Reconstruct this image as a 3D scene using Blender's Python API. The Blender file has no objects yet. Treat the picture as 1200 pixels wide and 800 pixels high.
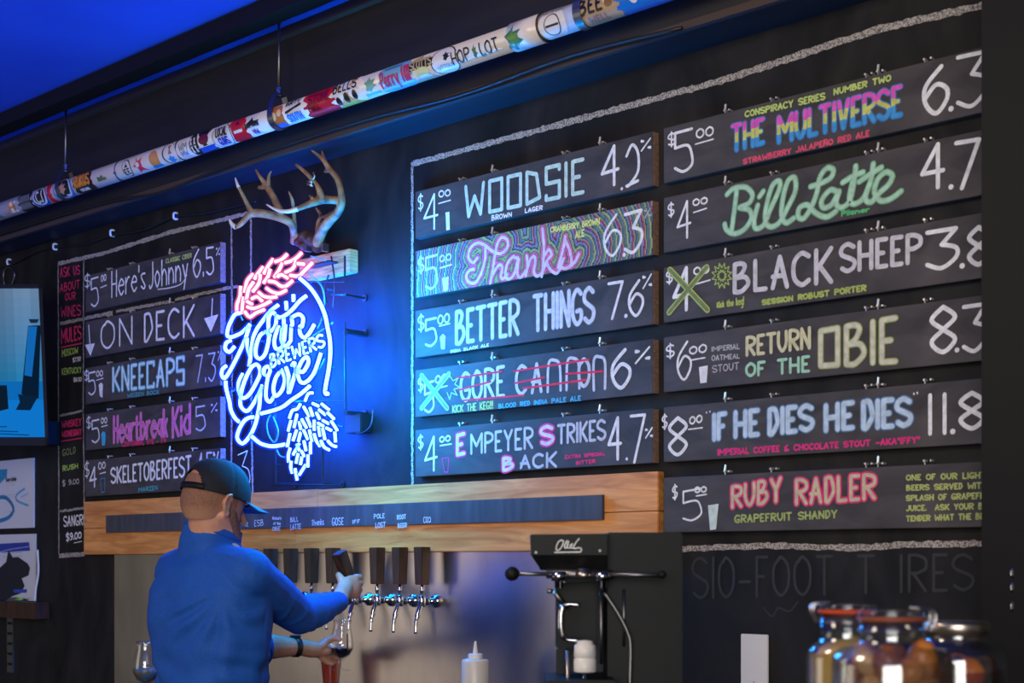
import bpy, bmesh, math, random
from mathutils import Vector, Matrix, Euler, noise
random.seed(7)
PI = math.pi
C = bpy.context.scene.collection
SC = bpy.context.scene

# ------------------------------------------------------------------ camera, world, lights, exposure
F, D, ZC, YH = 1667.0, 3.156, 1.45, 660.0          # focal length (px), distance camera-wall, eye height, horizon row
cam_d = bpy.data.cameras.new('camera'); cam = bpy.data.objects.new('camera', cam_d); C.objects.link(cam)
cam_d.sensor_width = 36; cam_d.lens = F * 36 / 1200; cam_d.shift_y = (YH - 400) / 1200
cam_d.clip_start = 0.05
cam_d.dof.use_dof = True; cam_d.dof.focus_distance = 4.5; cam_d.dof.aperture_fstop = 4.5
cam.location = (0, -D, ZC); cam.rotation_euler = (PI / 2, 0, math.radians(42.49)); SC.camera = cam
SC.view_settings.view_transform = 'Standard'; SC.view_settings.look = 'None'
SC.view_settings.gamma = 1; SC.view_settings.use_curve_mapping = False
SC.view_settings.exposure = 0.0
SC.cycles.transparent_max_bounces = 32
w = bpy.data.worlds.new('world'); SC.world = w; w.use_nodes = True
w.node_tree.nodes['Background'].inputs[0].default_value = (0.60, 0.64, 0.64, 1)
w.node_tree.nodes['Background'].inputs[1].default_value = 0.13

def area_light(name, loc, target, size, energy, color, sy=None):
    l = bpy.data.lights.new(name, 'AREA'); l.energy = energy; l.color = color; l.size = size
    if sy: l.shape = 'RECTANGLE'; l.size_y = sy
    o = bpy.data.objects.new(name, l); C.objects.link(o); o.location = loc
    o.rotation_euler = (Vector(target) - Vector(loc)).to_track_quat('-Z', 'Y').to_euler()
    return o
area_light('window_daylight', (1.8, -6.5, 2.3), (-2.6, 0, 1.7), 3.6, 262, (1.0, 0.96, 0.92), 2.6)
area_light('overhead_fill', (-2.2, -2.6, 2.75), (-2.3, 0, 1.7), 0.5, 20, (1.0, 0.82, 0.62))  # added warm overhead fill lamp, no fixture behind it
area_light('ceiling_wash', (-5.0, -2.6, 1.7), (-6.6, -2.6, 3.2), 1.8, 60, (0.01, 0.14, 1.0))
area_light('steel_reflection_fill', (-6.6, -4.6, 1.5), (-3.4, 0, 1.2), 2.6, 25, (1.0, 0.90, 0.80), 2.0)  # added warm fill, mirrored in the steel splashback to brighten it

# ------------------------------------------------------------------ geometry of the view: a picture ray met with the plane d metres off the wall
def Y2(px):
    r = (px - 600) / F
    return -.6754 + .7374 * r, .7374 + .6754 * r
def P(px, py, d=0.0):
    dx, dy = Y2(px); t = (D - d) / dy
    return Vector((dx * t, -d, ZC + (YH - py) / F * t))
def Q(px, py, t):
    dx, dy = Y2(px)
    return Vector((dx * t, dy * t - D, ZC + (YH - py) / F * t))

# ------------------------------------------------------------------ objects
ORG = {}
def thing(name, label, cat, loc=(0, 0, 0), group=None):
    o = bpy.data.objects.new(name, None); C.objects.link(o); o.location = loc; o.empty_display_size = .05
    o['label'] = label; o['category'] = cat
    if group: o['group'] = group
    ORG[o.name] = Vector(loc); return o
def tag(o, label, cat, group=None):
    o['label'] = label; o['category'] = cat
    if group: o['group'] = group
    return o
def link_mesh(name, me, mat, parent=None, smooth=False):
    me.name = name
    off = ORG[parent.name] if parent else None
    if parent is None:
        vs = [v.co for v in me.vertices]
        off = Vector(((min(v.x for v in vs) + max(v.x for v in vs)) / 2, (min(v.y for v in vs) + max(v.y for v in vs)) / 2, min(v.z for v in vs)))
    me.transform(Matrix.Translation(-off))
    for m in (mat if isinstance(mat, (list, tuple)) else [mat]): me.materials.append(m)
    if smooth:
        for p in me.polygons: p.use_smooth = True
    o = bpy.data.objects.new(name, me); C.objects.link(o)
    if parent: o.parent = parent; ORG[o.name] = off
    else: o.location = off; ORG[o.name] = off
    return o
def struct(o): o['kind'] = 'structure'; return o

def basis(a, b):
    n = (b - a).normalized(); u = n.orthogonal().normalized(); return u, n.cross(u)
class MB:
    def __init__(s): s.v = []; s.f = []; s.m = []; s.c = []; s.cm = 0; s.cc = None
    def add(s, vs, fs):
        k = len(s.v); s.v += [Vector(v) for v in vs]
        for f in fs: s.f.append(tuple(k + i for i in f)); s.m.append(s.cm); s.c.append(s.cc)
        return s
    def box(s, a, b, rz=0, M=None, bev=0):
        a = Vector(a); b = Vector(b); c = (a + b) / 2; h = (b - a) / 2
        if bev:
            bm = bmesh.new(); bmesh.ops.create_cube(bm, size=1)
            for v in bm.verts: v.co = Vector((v.co.x * h.x * 2, v.co.y * h.y * 2, v.co.z * h.z * 2))
            bmesh.ops.bevel(bm, geom=bm.edges[:], offset=bev, segments=2, affect='EDGES')
            bm.verts.index_update(); vs = [v.co.copy() for v in bm.verts]; fs = [[v.index for v in f.verts] for f in bm.faces]; bm.free()
        else:
            vs = [Vector((x * h.x, y * h.y, z * h.z)) for x in (-1, 1) for y in (-1, 1) for z in (-1, 1)]
            fs = [(0, 1, 3, 2), (4, 6, 7, 5), (0, 4, 5, 1), (2, 3, 7, 6), (0, 2, 6, 4), (1, 5, 7, 3)]
        R = M if M else Matrix.Rotation(rz, 3, 'Z')
        return s.add([c + R @ v for v in vs], fs)
    def tube(s, pts, r, n=10, caps=True, closed=False):
        pts = [Vector(p) for p in pts]; N = len(pts)
        rs = r if isinstance(r, (list, tuple)) else [r] * N
        k = len(s.v); t0 = (pts[1] - pts[0]).normalized(); u = t0.orthogonal().normalized()
        for i, p in enumerate(pts):
            a = pts[i - 1] if i or closed else p; b = pts[(i + 1) % N] if i < N - 1 or closed else p
            t = (b - a); t = t.normalized() if t.length > 1e-9 else t0
            u = (u - t * u.dot(t)); u = u.normalized() if u.length > 1e-6 else t.orthogonal().normalized(); w_ = t.cross(u)
            for j in range(n):
                q = 2 * PI * j / n; s.v.append(p + (u * math.cos(q) + w_ * math.sin(q)) * rs[i])
        fs = []
        for i in range(N if closed else N - 1):
            i2 = (i + 1) % N
            for j in range(n): fs.append((k + i * n + j, k + i * n + (j + 1) % n, k + i2 * n + (j + 1) % n, k + i2 * n + j))
        if caps and not closed: fs += [tuple(k + j for j in reversed(range(n))), tuple(k + (N - 1) * n + j for j in range(n))]
        for f in fs: s.f.append(f); s.m.append(s.cm); s.c.append(s.cc)
        return s
    def lathe(s, prof, c, n=32, axis=None, caps=True):
        c = Vector(c); ax = Vector(axis).normalized() if axis else Vector((0, 0, 1)); R = Vector((0, 0, 1)).rotation_difference(ax).to_matrix()
        k = len(s.v)
        for r, z in prof:
            for j in range(n):
                q = 2 * PI * j / n; s.v.append(c + R @ Vector((r * math.cos(q), r * math.sin(q), z)))
        fs = []
        for i in range(len(prof) - 1):
            for j in range(n): fs.append((k + i * n + j, k + i * n + (j + 1) % n, k + (i + 1) * n + (j + 1) % n, k + (i + 1) * n + j))
        if caps: fs += [tuple(k + j for j in reversed(range(n))), tuple(k + (len(prof) - 1) * n + j for j in range(n))]
        for f in fs: s.f.append(f); s.m.append(s.cm); s.c.append(s.cc)
        return s
    def ell(s, c, r, R=None, n=24, m=14):
        c = Vector(c); r = (r, r, r) if isinstance(r, (int, float)) else r; k = len(s.v); R = R or Matrix.Identity(3)
        vs = [c + R @ Vector((0, 0, -r[2]))]
        for i in range(1, m):
            a = -PI / 2 + PI * i / m
            for j in range(n):
                q = 2 * PI * j / n; vs.append(c + R @ Vector((r[0] * math.cos(a) * math.cos(q), r[1] * math.cos(a) * math.sin(q), r[2] * math.sin(a))))
        vs.append(c + R @ Vector((0, 0, r[2]))); L = len(vs) - 1; fs = []
        for j in range(n): fs.append((0, 1 + (j + 1) % n, 1 + j)); fs.append((L, L - n + j, L - n + (j + 1) % n))
        for i in range(m - 2):
            for j in range(n): a = 1 + i * n; fs.append((a + j, a + (j + 1) % n, a + n + (j + 1) % n, a + n + j))
        return s.add(vs, fs)
    def cap(s, a, ra, b, rb, n=16):
        a = Vector(a); b = Vector(b); s.ell(a, ra, n=n, m=10); s.ell(b, rb, n=n, m=10)
        k = 6; return s.tube([a.lerp(b, i / k) for i in range(k + 1)], [ra + (rb - ra) * i / k for i in range(k + 1)], n)
    def chain(s, pts, n=12):
        for (a, ra), (b, rb) in zip(pts, pts[1:]): s.cap(a, ra, b, rb, n)
        return s
    def loft(s, rings, n=40):                       # rings of (centre, rx, ry) stacked along z, closed
        k = len(s.v)
        for c, rx, ry in rings:
            for j in range(n):
                q = 2 * PI * j / n; cs, sn = math.cos(q), math.sin(q)
                s.v.append(Vector(c) + Vector((rx * math.copysign(abs(cs) ** .8, cs), ry * math.copysign(abs(sn) ** .8, sn), 0)))
        fs = []
        for i in range(len(rings) - 1):
            for j in range(n): fs.append((k + i * n + j, k + i * n + (j + 1) % n, k + (i + 1) * n + (j + 1) % n, k + (i + 1) * n + j))
        fs += [tuple(k + j for j in reversed(range(n))), tuple(k + (len(rings) - 1) * n + j for j in range(n))]
        for f in fs: s.f.append(f); s.m.append(s.cm); s.c.append(s.cc)
        return s
    def mesh(s):
        me = bpy.data.meshes.new('m'); me.from_pydata(s.v, [], s.f); me.validate(); me.update()
        if any(s.m): me.polygons.foreach_set('material_index', s.m[:len(me.polygons)])
        if any(c is not None for c in s.c) and len(me.polygons) == len(s.c):
            a = me.color_attributes.new('Col', 'FLOAT_COLOR', 'CORNER'); buf = []
            for p in me.polygons: buf += list(s.c[p.index] or (1, 1, 1)) [:3] and (list(s.c[p.index] or (1, 1, 1)) + [1]) * len(p.vertices)
            a.data.foreach_set('color', buf)
        return me
    def obj(s, name, mat, parent=None, smooth=False): return link_mesh(name, s.mesh(), mat, parent, smooth)
def remesh(mb, vox, sm=6, fac=.5):
    me = mb.mesh(); o = bpy.data.objects.new('tmp', me); C.objects.link(o)
    m = o.modifiers.new('r', 'REMESH'); m.mode = 'VOXEL'; m.voxel_size = vox
    if sm: q = o.modifiers.new('s', 'SMOOTH'); q.iterations = sm; q.factor = fac
    dg = bpy.context.evaluated_depsgraph_get(); r = bpy.data.meshes.new_from_object(o.evaluated_get(dg))
    bpy.data.objects.remove(o); return r

# ------------------------------------------------------------------ materials
def lin(c): return tuple((x / 255 / 12.92) if x / 255 < .04045 else ((x / 255 + .055) / 1.055) ** 2.4 for x in c)
def mat(name, color, rough=.6, metal=0, **k):
    m = bpy.data.materials.new(name); m.use_nodes = True; nt = m.node_tree; b = nt.nodes['Principled BSDF']
    b.inputs['Base Color'].default_value = (*lin(color), 1); b.inputs['Roughness'].default_value = rough; b.inputs['Metallic'].default_value = metal
    for kk, vv in k.items(): b.inputs[kk.replace('_', ' ')].default_value = vv
    return m
def N(m, t, **k):
    n = m.node_tree.nodes.new(t)
    for a, b in k.items(): setattr(n, a, b)
    return n
def noisy(m, c1, c2, scale=(1, 1, 1), ns=5, lo=.35, hi=.65, bump=0, det=5, distortion=0, obj=True, rough=None):
    nt = m.node_tree; L = nt.links.new; b = nt.nodes['Principled BSDF']
    tc = N(m, 'ShaderNodeTexCoord'); mp = N(m, 'ShaderNodeMapping'); mp.inputs['Scale'].default_value = scale
    no = N(m, 'ShaderNodeTexNoise'); no.inputs['Scale'].default_value = ns; no.inputs['Detail'].default_value = det; no.inputs['Distortion'].default_value = distortion
    cr = N(m, 'ShaderNodeValToRGB'); cr.color_ramp.elements[0].position = lo; cr.color_ramp.elements[1].position = hi
    cr.color_ramp.elements[0].color = (*lin(c1), 1); cr.color_ramp.elements[1].color = (*lin(c2), 1)
    L(tc.outputs['Object'], mp.inputs[0]); L(mp.outputs[0], no.inputs[0]); L(no.outputs[0], cr.inputs[0]); L(cr.outputs[0], b.inputs['Base Color'])
    if bump:
        bp = N(m, 'ShaderNodeBump'); bp.inputs['Strength'].default_value = bump; bp.inputs['Distance'].default_value = .01
        L(no.outputs[0], bp.inputs['Height']); L(bp.outputs[0], b.inputs['Normal'])
    if rough:
        mr = N(m, 'ShaderNodeMapRange'); mr.inputs[3].default_value = rough[0]; mr.inputs[4].default_value = rough[1]
        L(no.outputs[0], mr.inputs[0]); L(mr.outputs[0], b.inputs['Roughness'])
    return m
def emit(name, color, strength):
    m = mat(name, color); b = m.node_tree.nodes['Principled BSDF']
    b.inputs['Emission Color'].default_value = (*color, 1) if max(color) <= 1 else (*lin(color), 1); b.inputs['Emission Strength'].default_value = strength
    b.inputs['Base Color'].default_value = (.02, .02, .02, 1)
    return m
def glass(name, tint=(1, 1, 1), rough=.02, gain=.16):
    m = bpy.data.materials.new(name); m.use_nodes = True; nt = m.node_tree; L = nt.links.new
    for n in list(nt.nodes): nt.nodes.remove(n)
    o = N(m, 'ShaderNodeOutputMaterial'); tr = N(m, 'ShaderNodeBsdfTransparent'); tr.inputs[0].default_value = (*tint, 1)
    g = N(m, 'ShaderNodeBsdfGlossy'); g.inputs['Roughness'].default_value = rough; mx = N(m, 'ShaderNodeMixShader')
    fr = N(m, 'ShaderNodeFresnel'); ge = N(m, 'ShaderNodeNewGeometry'); bi = N(m, 'ShaderNodeMapRange'); bi.inputs[3].default_value = 1.45; bi.inputs[4].default_value = 1 / 1.45; L(ge.outputs['Backfacing'], bi.inputs[0]); L(bi.outputs[0], fr.inputs[0]); ad = N(m, 'ShaderNodeMath', operation='ADD'); ad.inputs[1].default_value = gain * .3; ad.use_clamp = True
    L(fr.outputs[0], ad.inputs[0]); L(ad.outputs[0], mx.inputs[0]); L(tr.outputs[0], mx.inputs[1]); L(g.outputs[0], mx.inputs[2]); L(mx.outputs[0], o.inputs[0])
    return m
M = {}
M['wall'] = noisy(mat('chalkboard_wall', (38, 35, 36), .66, Specular_IOR_Level=.22), (16, 15, 16), (42, 39, 38), (1.2, 1, .55), 3.2, .3, .78, bump=.10, distortion=2.2)
M['black'] = mat('black_paint', (15, 14, 14), .6, Specular_IOR_Level=.25)
M['soffit'] = noisy(mat('soffit_black', (26, 24, 25), .55), (22, 21, 22), (36, 32, 32), (.4, 3, 3), 6, .35, .75, bump=.15)
M['edge'] = mat('worn_brown_edge', (66, 50, 44), .7)
M['ceil'] = noisy(mat('ceiling_lit_blue', (30, 62, 150), .8), (22, 66, 170), (34, 84, 190), (1, 1, 1), 1.5, .3, .7)  # blue of the ceiling lighting put into the base colour
M['board'] = noisy(mat('menu_board_black', (70, 64, 62), .65, Specular_IOR_Level=.35), (52, 48, 48), (84, 77, 75), (1, 1, 2.5), 5, .3, .75, distortion=1.2, bump=.05)
M['endgrain'] = noisy(mat('raw_board_end', (150, 112, 88), .8), (120, 86, 66), (170, 132, 104), (3, 3, 20), 20)
M['strip'] = noisy(mat('slate_strip', (62, 62, 68), .6), (50, 50, 56), (80, 80, 86), (10, 1, 1.5), 3, .3, .8)
M['floor'] = noisy(mat('floor_concrete', (60, 56, 54), .6), (50, 47, 45), (72, 68, 66), (1, 1, 1), 3)
def chalk_mat():
    m = mat('chalk_marker', (255, 255, 255), .8); nt = m.node_tree; L = nt.links.new; b = nt.nodes['Principled BSDF']
    at = N(m, 'ShaderNodeAttribute', attribute_name='Col'); tc = N(m, 'ShaderNodeTexCoord'); no = N(m, 'ShaderNodeTexNoise'); no.inputs['Scale'].default_value = 60; no.inputs['Detail'].default_value = 3
    mr = N(m, 'ShaderNodeMapRange'); mr.inputs[1].default_value = .3; mr.inputs[2].default_value = .7; mr.inputs[3].default_value = .72; mr.inputs[4].default_value = 1
    mx = N(m, 'ShaderNodeVectorMath', operation='SCALE'); L(tc.outputs['Object'], no.inputs[0]); L(no.outputs[0], mr.inputs[0]); L(at.outputs['Color'], mx.inputs[0]); L(mr.outputs[0], mx.inputs['Scale']); L(mx.outputs[0], b.inputs['Base Color'])
    return m
M['chalk'] = chalk_mat()
M['chalkline'] = noisy(mat('rough_chalk_line', (200, 195, 190), .9), (84, 78, 76), (186, 176, 168), (1, 1, 1), 230, .38, .60, det=3)
def wood_mat():
    m = mat('orange_pine', (190, 120, 60), .5); nt = m.node_tree; L = nt.links.new; b = nt.nodes['Principled BSDF']
    tc = N(m, 'ShaderNodeTexCoord'); mp = N(m, 'ShaderNodeMapping'); mp.inputs['Scale'].default_value = (.9, 5, 9)
    no = N(m, 'ShaderNodeTexNoise'); no.inputs['Scale'].default_value = 4; no.inputs['Detail'].default_value = 8; no.inputs['Distortion'].default_value = 1.2
    cr = N(m, 'ShaderNodeValToRGB'); e = cr.color_ramp.elements; e[0].position = .3; e[0].color = (*lin((186, 112, 50)), 1); e[1].position = .72; e[1].color = (*lin((236, 164, 92)), 1)
    mp2 = N(m, 'ShaderNodeMapping'); mp2.inputs['Scale'].default_value = (2.2, 1, 6.5); vo = N(m, 'ShaderNodeTexVoronoi'); vo.inputs['Scale'].default_value = 1.3
    c2 = N(m, 'ShaderNodeValToRGB'); e = c2.color_ramp.elements; e[0].position = .03; e[0].color = (*lin((74, 36, 20)), 1); e[1].position = .12; e[1].color = (1, 1, 1, 1)
    mx = N(m, 'ShaderNodeMix', data_type='RGBA', blend_type='MULTIPLY'); mx.inputs[0].default_value = 1
    L(tc.outputs['Object'], mp.inputs[0]); L(mp.outputs[0], no.inputs[0]); L(no.outputs[0], cr.inputs[0]); L(tc.outputs['Object'], mp2.inputs[0]); L(mp2.outputs[0], vo.inputs[0]); L(vo.outputs['Distance'], c2.inputs[0])
    L(cr.outputs[0], mx.inputs[6]); L(c2.outputs[0], mx.inputs[7]); L(mx.outputs[2], b.inputs['Base Color'])
    return m
M['wood'] = wood_mat()
M['steel'] = noisy(mat('brushed_steel', (200, 186, 172), .33, 1.0), (188, 174, 162), (214, 200, 186), (3, 1, 1.4), 3, .25, .75)
M['chrome'] = mat('chrome', (200, 196, 196), .12, 1.0)
M['dullsteel'] = mat('dull_steel', (130, 128, 128), .4, 1.0)
M['darkwood'] = noisy(mat('dark_handle_wood', (58, 38, 28), .42, Specular_IOR_Level=.35), (44, 27, 18), (76, 48, 32), (4, 4, 1), 12, .3, .7)
M['pipe'] = mat('white_pvc', (226, 214, 204), .28)
M['antler'] = noisy(mat('antler', (140, 100, 66), .6), (86, 56, 38), (172, 128, 84), (1, 1, 1), 26, .3, .7, bump=.6)
M['antlertip'] = mat('antler_tip', (226, 208, 196), .4)
M['fur'] = noisy(mat('brown_fur', (70, 38, 28), .9), (44, 22, 18), (96, 54, 38), (1, 1, 1), 40, bump=1)
M['block'] = noisy(mat('pale_block_wood', (196, 150, 100), .6), (160, 112, 66), (214, 170, 116), (1, 1, 10), 12)
M['darkmetal'] = mat('dark_metal', (36, 38, 42), .45, .4)
M['wire'] = mat('black_cable', (16, 16, 18), .5)
M['hook'] = mat('bright_hook_metal', (225, 218, 208), .35, .5)
M['whiteplastic'] = mat('white_plastic', (222, 216, 208), .4)
M['squeeze'] = mat('translucent_plastic', (205, 198, 190), .35, Subsurface_Weight=.2)
M['machine'] = mat('black_powder_coat', (8, 9, 9), .5, Specular_IOR_Level=.22)
M['skin'] = noisy(mat('skin', (205, 150, 118), .5, Subsurface_Weight=.12), (186, 128, 100), (214, 160, 128), (1, 1, 1), 14, .3, .7, bump=.06)
M['stubble'] = noisy(mat('short_hair', (120, 84, 62), .8), (116, 80, 62), (146, 102, 80), (1, 1, 1), 160, .3, .7, bump=.15)
_m = M['stubble']; _nt = _m.node_tree; _cr = [n for n in _nt.nodes if n.type == 'VALTORGB'][0]; _g = N(_m, 'ShaderNodeNewGeometry'); _sx = N(_m, 'ShaderNodeSeparateXYZ'); _mr = N(_m, 'ShaderNodeMapRange'); _mx = N(_m, 'ShaderNodeMix', data_type='RGBA')
_tc = [n for n in _nt.nodes if n.type == 'TEX_COORD'][0]; _nt.links.new(_tc.outputs['Object'], _sx.inputs[0]); _nt.links.new(_sx.outputs[2], _mr.inputs[0]); _mr.inputs[1].default_value = 1.565; _mr.inputs[2].default_value = 1.62   # clipper fade: shorter towards the nape
_nt.links.new(_mr.outputs[0], _mx.inputs[0]); _mx.inputs[6].default_value = (*lin((202, 147, 115)), 1); _nt.links.new(_cr.outputs[0], _mx.inputs[7]); _nt.links.new(_mx.outputs[2], _nt.nodes['Principled BSDF'].inputs['Base Color'])
M['beard'] = noisy(mat('dark_stubble', (90, 62, 50), .8), (96, 66, 52), (140, 98, 78), (1, 1, 1), 160, .3, .7, bump=.3)
M['shirt'] = noisy(mat('blue_pullover', (8, 78, 190), .75), (3, 70, 158), (8, 88, 178), (1, 1, 1), 260, .3, .7, bump=.25)
M['cap'] = noisy(mat('navy_cap', (22, 32, 62), .75), (5, 7, 14), (8, 11, 22), (1, 1, 1), 300, bump=.3)
M['brim'] = mat('teal_brim', (14, 84, 120), .6)
M['trouser'] = mat('dark_trousers', (34, 36, 44), .8)
M['glass'] = glass('clear_glass'); M['jarglass'] = glass('jar_glass', (.93, .95, .93), .09, .3)
M['beer'] = mat('amber_beer', (190, 70, 12), .15, Transmission_Weight=.35, IOR=1.33)
M['stout'] = mat('dark_beer', (16, 9, 8), .1)
M['gasket'] = mat('orange_gasket', (214, 72, 14), .5)
M['gasket2'] = mat('brown_gasket', (150, 76, 46), .5)
M['tin'] = mat('tin_lid', (196, 180, 164), .3, 1.0)
NB = (.10, .22, 1.0)
M['neon_core'] = emit('neon_blue_gas', (.13, .34, 1.0), 13)
M['neon_pink'] = emit('neon_pink_gas', (1.0, .52, .60), 4.2)
def sheath(name, c, s):
    m = bpy.data.materials.new(name); m.use_nodes = True; nt = m.node_tree; L = nt.links.new
    for n in list(nt.nodes): nt.nodes.remove(n)
    o = N(m, 'ShaderNodeOutputMaterial'); tr = N(m, 'ShaderNodeBsdfTransparent'); e = N(m, 'ShaderNodeEmission'); e.inputs[0].default_value = (*c, 1); e.inputs[1].default_value = s
    mx = N(m, 'ShaderNodeMixShader'); mx.inputs[0].default_value = .5; L(tr.outputs[0], mx.inputs[1]); L(e.outputs[0], mx.inputs[2]); L(mx.outputs[0], o.inputs[0]); return m
M['sheath_blue'] = sheath('neon_blue_halo_glass', (.005, .03, 1.0), 1.7)  # tube glass made oversized and glowing to add a halo round the gas
M['sheath_pink'] = sheath('neon_pink_halo_glass', (1.0, .12, .45), .9)
M['deadglass'] = mat('unlit_neon_glass', (90, 170, 230), .1, Alpha=.7)

# ------------------------------------------------------------------ strokes: hand lettering drawn as ribbons on a surface
G = {'A': '4|002840,0333', 'B': '4|0008,~082837362504,~04344231?00', 'C': '4|~47280602204100', 'D': '3|0008,~082835331000', 'E': '3|38080030,0424', 'F': '3|380800,0424',
     'G': '4|~4728060220414323', 'H': '4|0008,4048,0444', 'I': '0|0008', 'J': '3|~383210 01'.replace(' ', ''), 'K': '4|0008,4803,1440', 'L': '3|080030', 'M': '6|0008336860', 'N': '4|00084048',
     'O': '4|~2806022042462817', 'P': '4|0008,~0828474523 04'.replace(' ', ''), 'Q': '4|~28060220424628,2241', 'R': '4|0008,~0828474524 04,2440'.replace(' ', ''), 'S': '4|~4728070524434120 01'.replace(' ', ''),
     'T': '4|0848,2820', 'U': '4|~0803102030434 8'.replace(' ', ''), 'V': '4|082048', 'W': '6|0810355068', 'X': '4|0048,0840', 'Y': '4|082448,2420', 'Z': '4|08480040',
     '0': '4|~2806022042462817', '1': '0|0008', '2': '4|~06284642 1000,0040'.replace(' ', ''), '3': '4|084825,~254442200 1'.replace(' ', ''), '4': '4|3038034 3'.replace(' ', ''), '5': '4|480805,~05354341 2001'.replace(' ', ''),
     '6': '4|~380502204244250 3'.replace(' ', ''), '7': '4|084810', '8': '4|~2806244220022 44628'.replace(' ', ''), '9': '4|~45240628464310', '.': '0|0001', "'": '0|0806', '"': '1|0806,1816', '!': '0|0803,0001', ',': '0|010a',
     '$': '4|~4728070524434120 01,292a'.replace(' ', ''), '%': '4|4800,~08170708,~40314140', '-': '3|0333', '&': '4|~4005163827004 2'.replace(' ', ''), '+': '3|0333,1511', 'Ñ': '4|00084048,~091a'.replace('1a', '1939'),
     'a': '4|~442503023144,4540', 'b': '4|0800,~032543422001', 'c': '3|~352503201031', 'd': '4|4840,~442503022041', 'e': '4|0343,~434425030220 41'.replace(' ', ''), 'h': '4|0800,~03254340', 'i': '0|0500,0708',
     'k': '3|0800,3502,1330', 'l': '0|0800', 'n': '4|0500,~03254340', 'o': '4|~2503204325', 'r': '3|0500,~032535', 's': '3|~35150431 2001'.replace(' ', ''), 't': '3|~17112030,0535', 'y': '4|0521,451c', 'J2': '3|~383210', 'u': '4|~0501204145,4540',
     'f': '3|~38171510,0535', ' ': '3|', 'p': '4|050c,~032543422001', 'g': '4|~442503022041,~454c1c'}
G['B'] = '4|0008,~0828372504,~04344210 00'.replace(' ', ''); G['C'] = '4|~472806022041'; G['J'] = '3|~38321001'
G['P'] = '4|0008,~0828474524,2404'; G['R'] = '4|0008,~0828474524,2404,1440'; G['U'] = '4|~0803203048'.replace('203048', '20434 8').replace(' ', '')
G['U'] = '4|~0803204348'; G['B'] = '4|0008,~0828372504,~0434422000'; G['S'] = '4|~47280705434 12001'.replace(' ', ''); G['$'] = G['S'] + ',292b'
G['Ó'] = '4|0008484000'; G['Ð'] = '4|0008374100'; G['Ś'] = '4|474808044440000 1'.replace(' ', ''); G['Ć'] = '4|47480800404 1'.replace(' ', '')
def dig(ch): return {'a': -1, 'b': -1, 'c': -3}.get(ch, int(ch) if ch.isdigit() else 0)
def catmull(p, n=5, closed=False):
    if len(p) < 3: return p
    out = []; L = len(p)
    for i in range(L if closed else L - 1):
        a, b, c, d = (p[(i - 1) % L] if closed or i else p[0]), p[i], p[(i + 1) % L], (p[(i + 2) % L] if closed or i + 2 < L else p[-1])
        for k in range(n):
            t = k / n; out.append(tuple(.5 * (2 * b[j] + (c[j] - a[j]) * t + (2 * a[j] - 5 * b[j] + 4 * c[j] - d[j]) * t * t + (3 * b[j] - a[j] - 3 * c[j] + d[j]) * t ** 3) for j in range(len(b))))
    out.append(p[0] if closed else p[-1]); return out
def text_lines(s):
    x = 0; out = []
    for ch in s:
        g = G.get(ch) or G.get(ch.upper()) or '3|'
        w_, body = g.split('|')
        if body:
            for pl in body.split(','):
                sm = pl.startswith('~'); pl = pl.lstrip('~'); pts = [(x + dig(pl[i]), dig(pl[i + 1])) for i in range(0, len(pl) - 1, 2)]
                out.append(catmull(pts) if sm else pts)
        x += int(w_) + 2.0
    W = max(x - 2.0, 1); return [[(a / W, b / 8) for a, b in l] for l in out]
RC = [0]
def ribbon(mb, lines, width, fn, off=0.0, col=(1, 1, 1), bands=None):
    """lines of 2D points in metres; fn(u, v, off) -> 3D"""
    h = width / 2
    for l in lines:
        l = [q for i, q in enumerate(l) if i == 0 or math.hypot(q[0] - l[i - 1][0], q[1] - l[i - 1][1]) > 1e-5]
        if len(l) == 1: l = [l[0], (l[0][0] + 1e-4, l[0][1])]
        cuts = []
        for i in range(len(l) - 1):
            a, b = l[i], l[i + 1]
            k = max(1, int(abs(b[1] - a[1]) / .006)) if bands else 1
            for j in range(k):
                cuts.append(((a[0] + (b[0] - a[0]) * j / k, a[1] + (b[1] - a[1]) * j / k), (a[0] + (b[0] - a[0]) * (j + 1) / k, a[1] + (b[1] - a[1]) * (j + 1) / k)))
        for a, b in cuts:
            dx, dy = b[0] - a[0], b[1] - a[1]; L = math.hypot(dx, dy) or 1; nx, ny = -dy / L * h, dx / L * h
            RC[0] = (RC[0] + 1) % 97; o2 = off + RC[0] * 3e-6
            mb.cc = bands(((a[0] + b[0]) / 2, (a[1] + b[1]) / 2)) if bands else col
            mb.add([fn(a[0] + nx, a[1] + ny, o2), fn(b[0] + nx, b[1] + ny, o2), fn(b[0] - nx, b[1] - ny, o2), fn(a[0] - nx, a[1] - ny, o2)], [(3, 2, 1, 0)])
        turn = [0] + [i for i in range(1, len(l) - 1) if abs(math.atan2(l[i + 1][1] - l[i][1], l[i + 1][0] - l[i][0]) - math.atan2(l[i][1] - l[i - 1][1], l[i][0] - l[i - 1][0])) > .2] + [len(l) - 1]
        for i in turn:
            q = l[i]; mb.cc = bands(q) if bands else col; RC[0] = (RC[0] + 1) % 97; o2 = off + RC[0] * 3e-6
            mb.add([fn(q[0] + h * math.cos(2 * PI * j / 8), q[1] + h * math.sin(2 * PI * j / 8), o2) for j in range(8)], [tuple(range(8))])
def plane_fn(d): return lambda u, v, off: Vector((u, -d - off, v))
def to_wall(pts, d): return [(q.x, q.z) for q in (P(a, b, d) for a, b in pts)]
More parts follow.
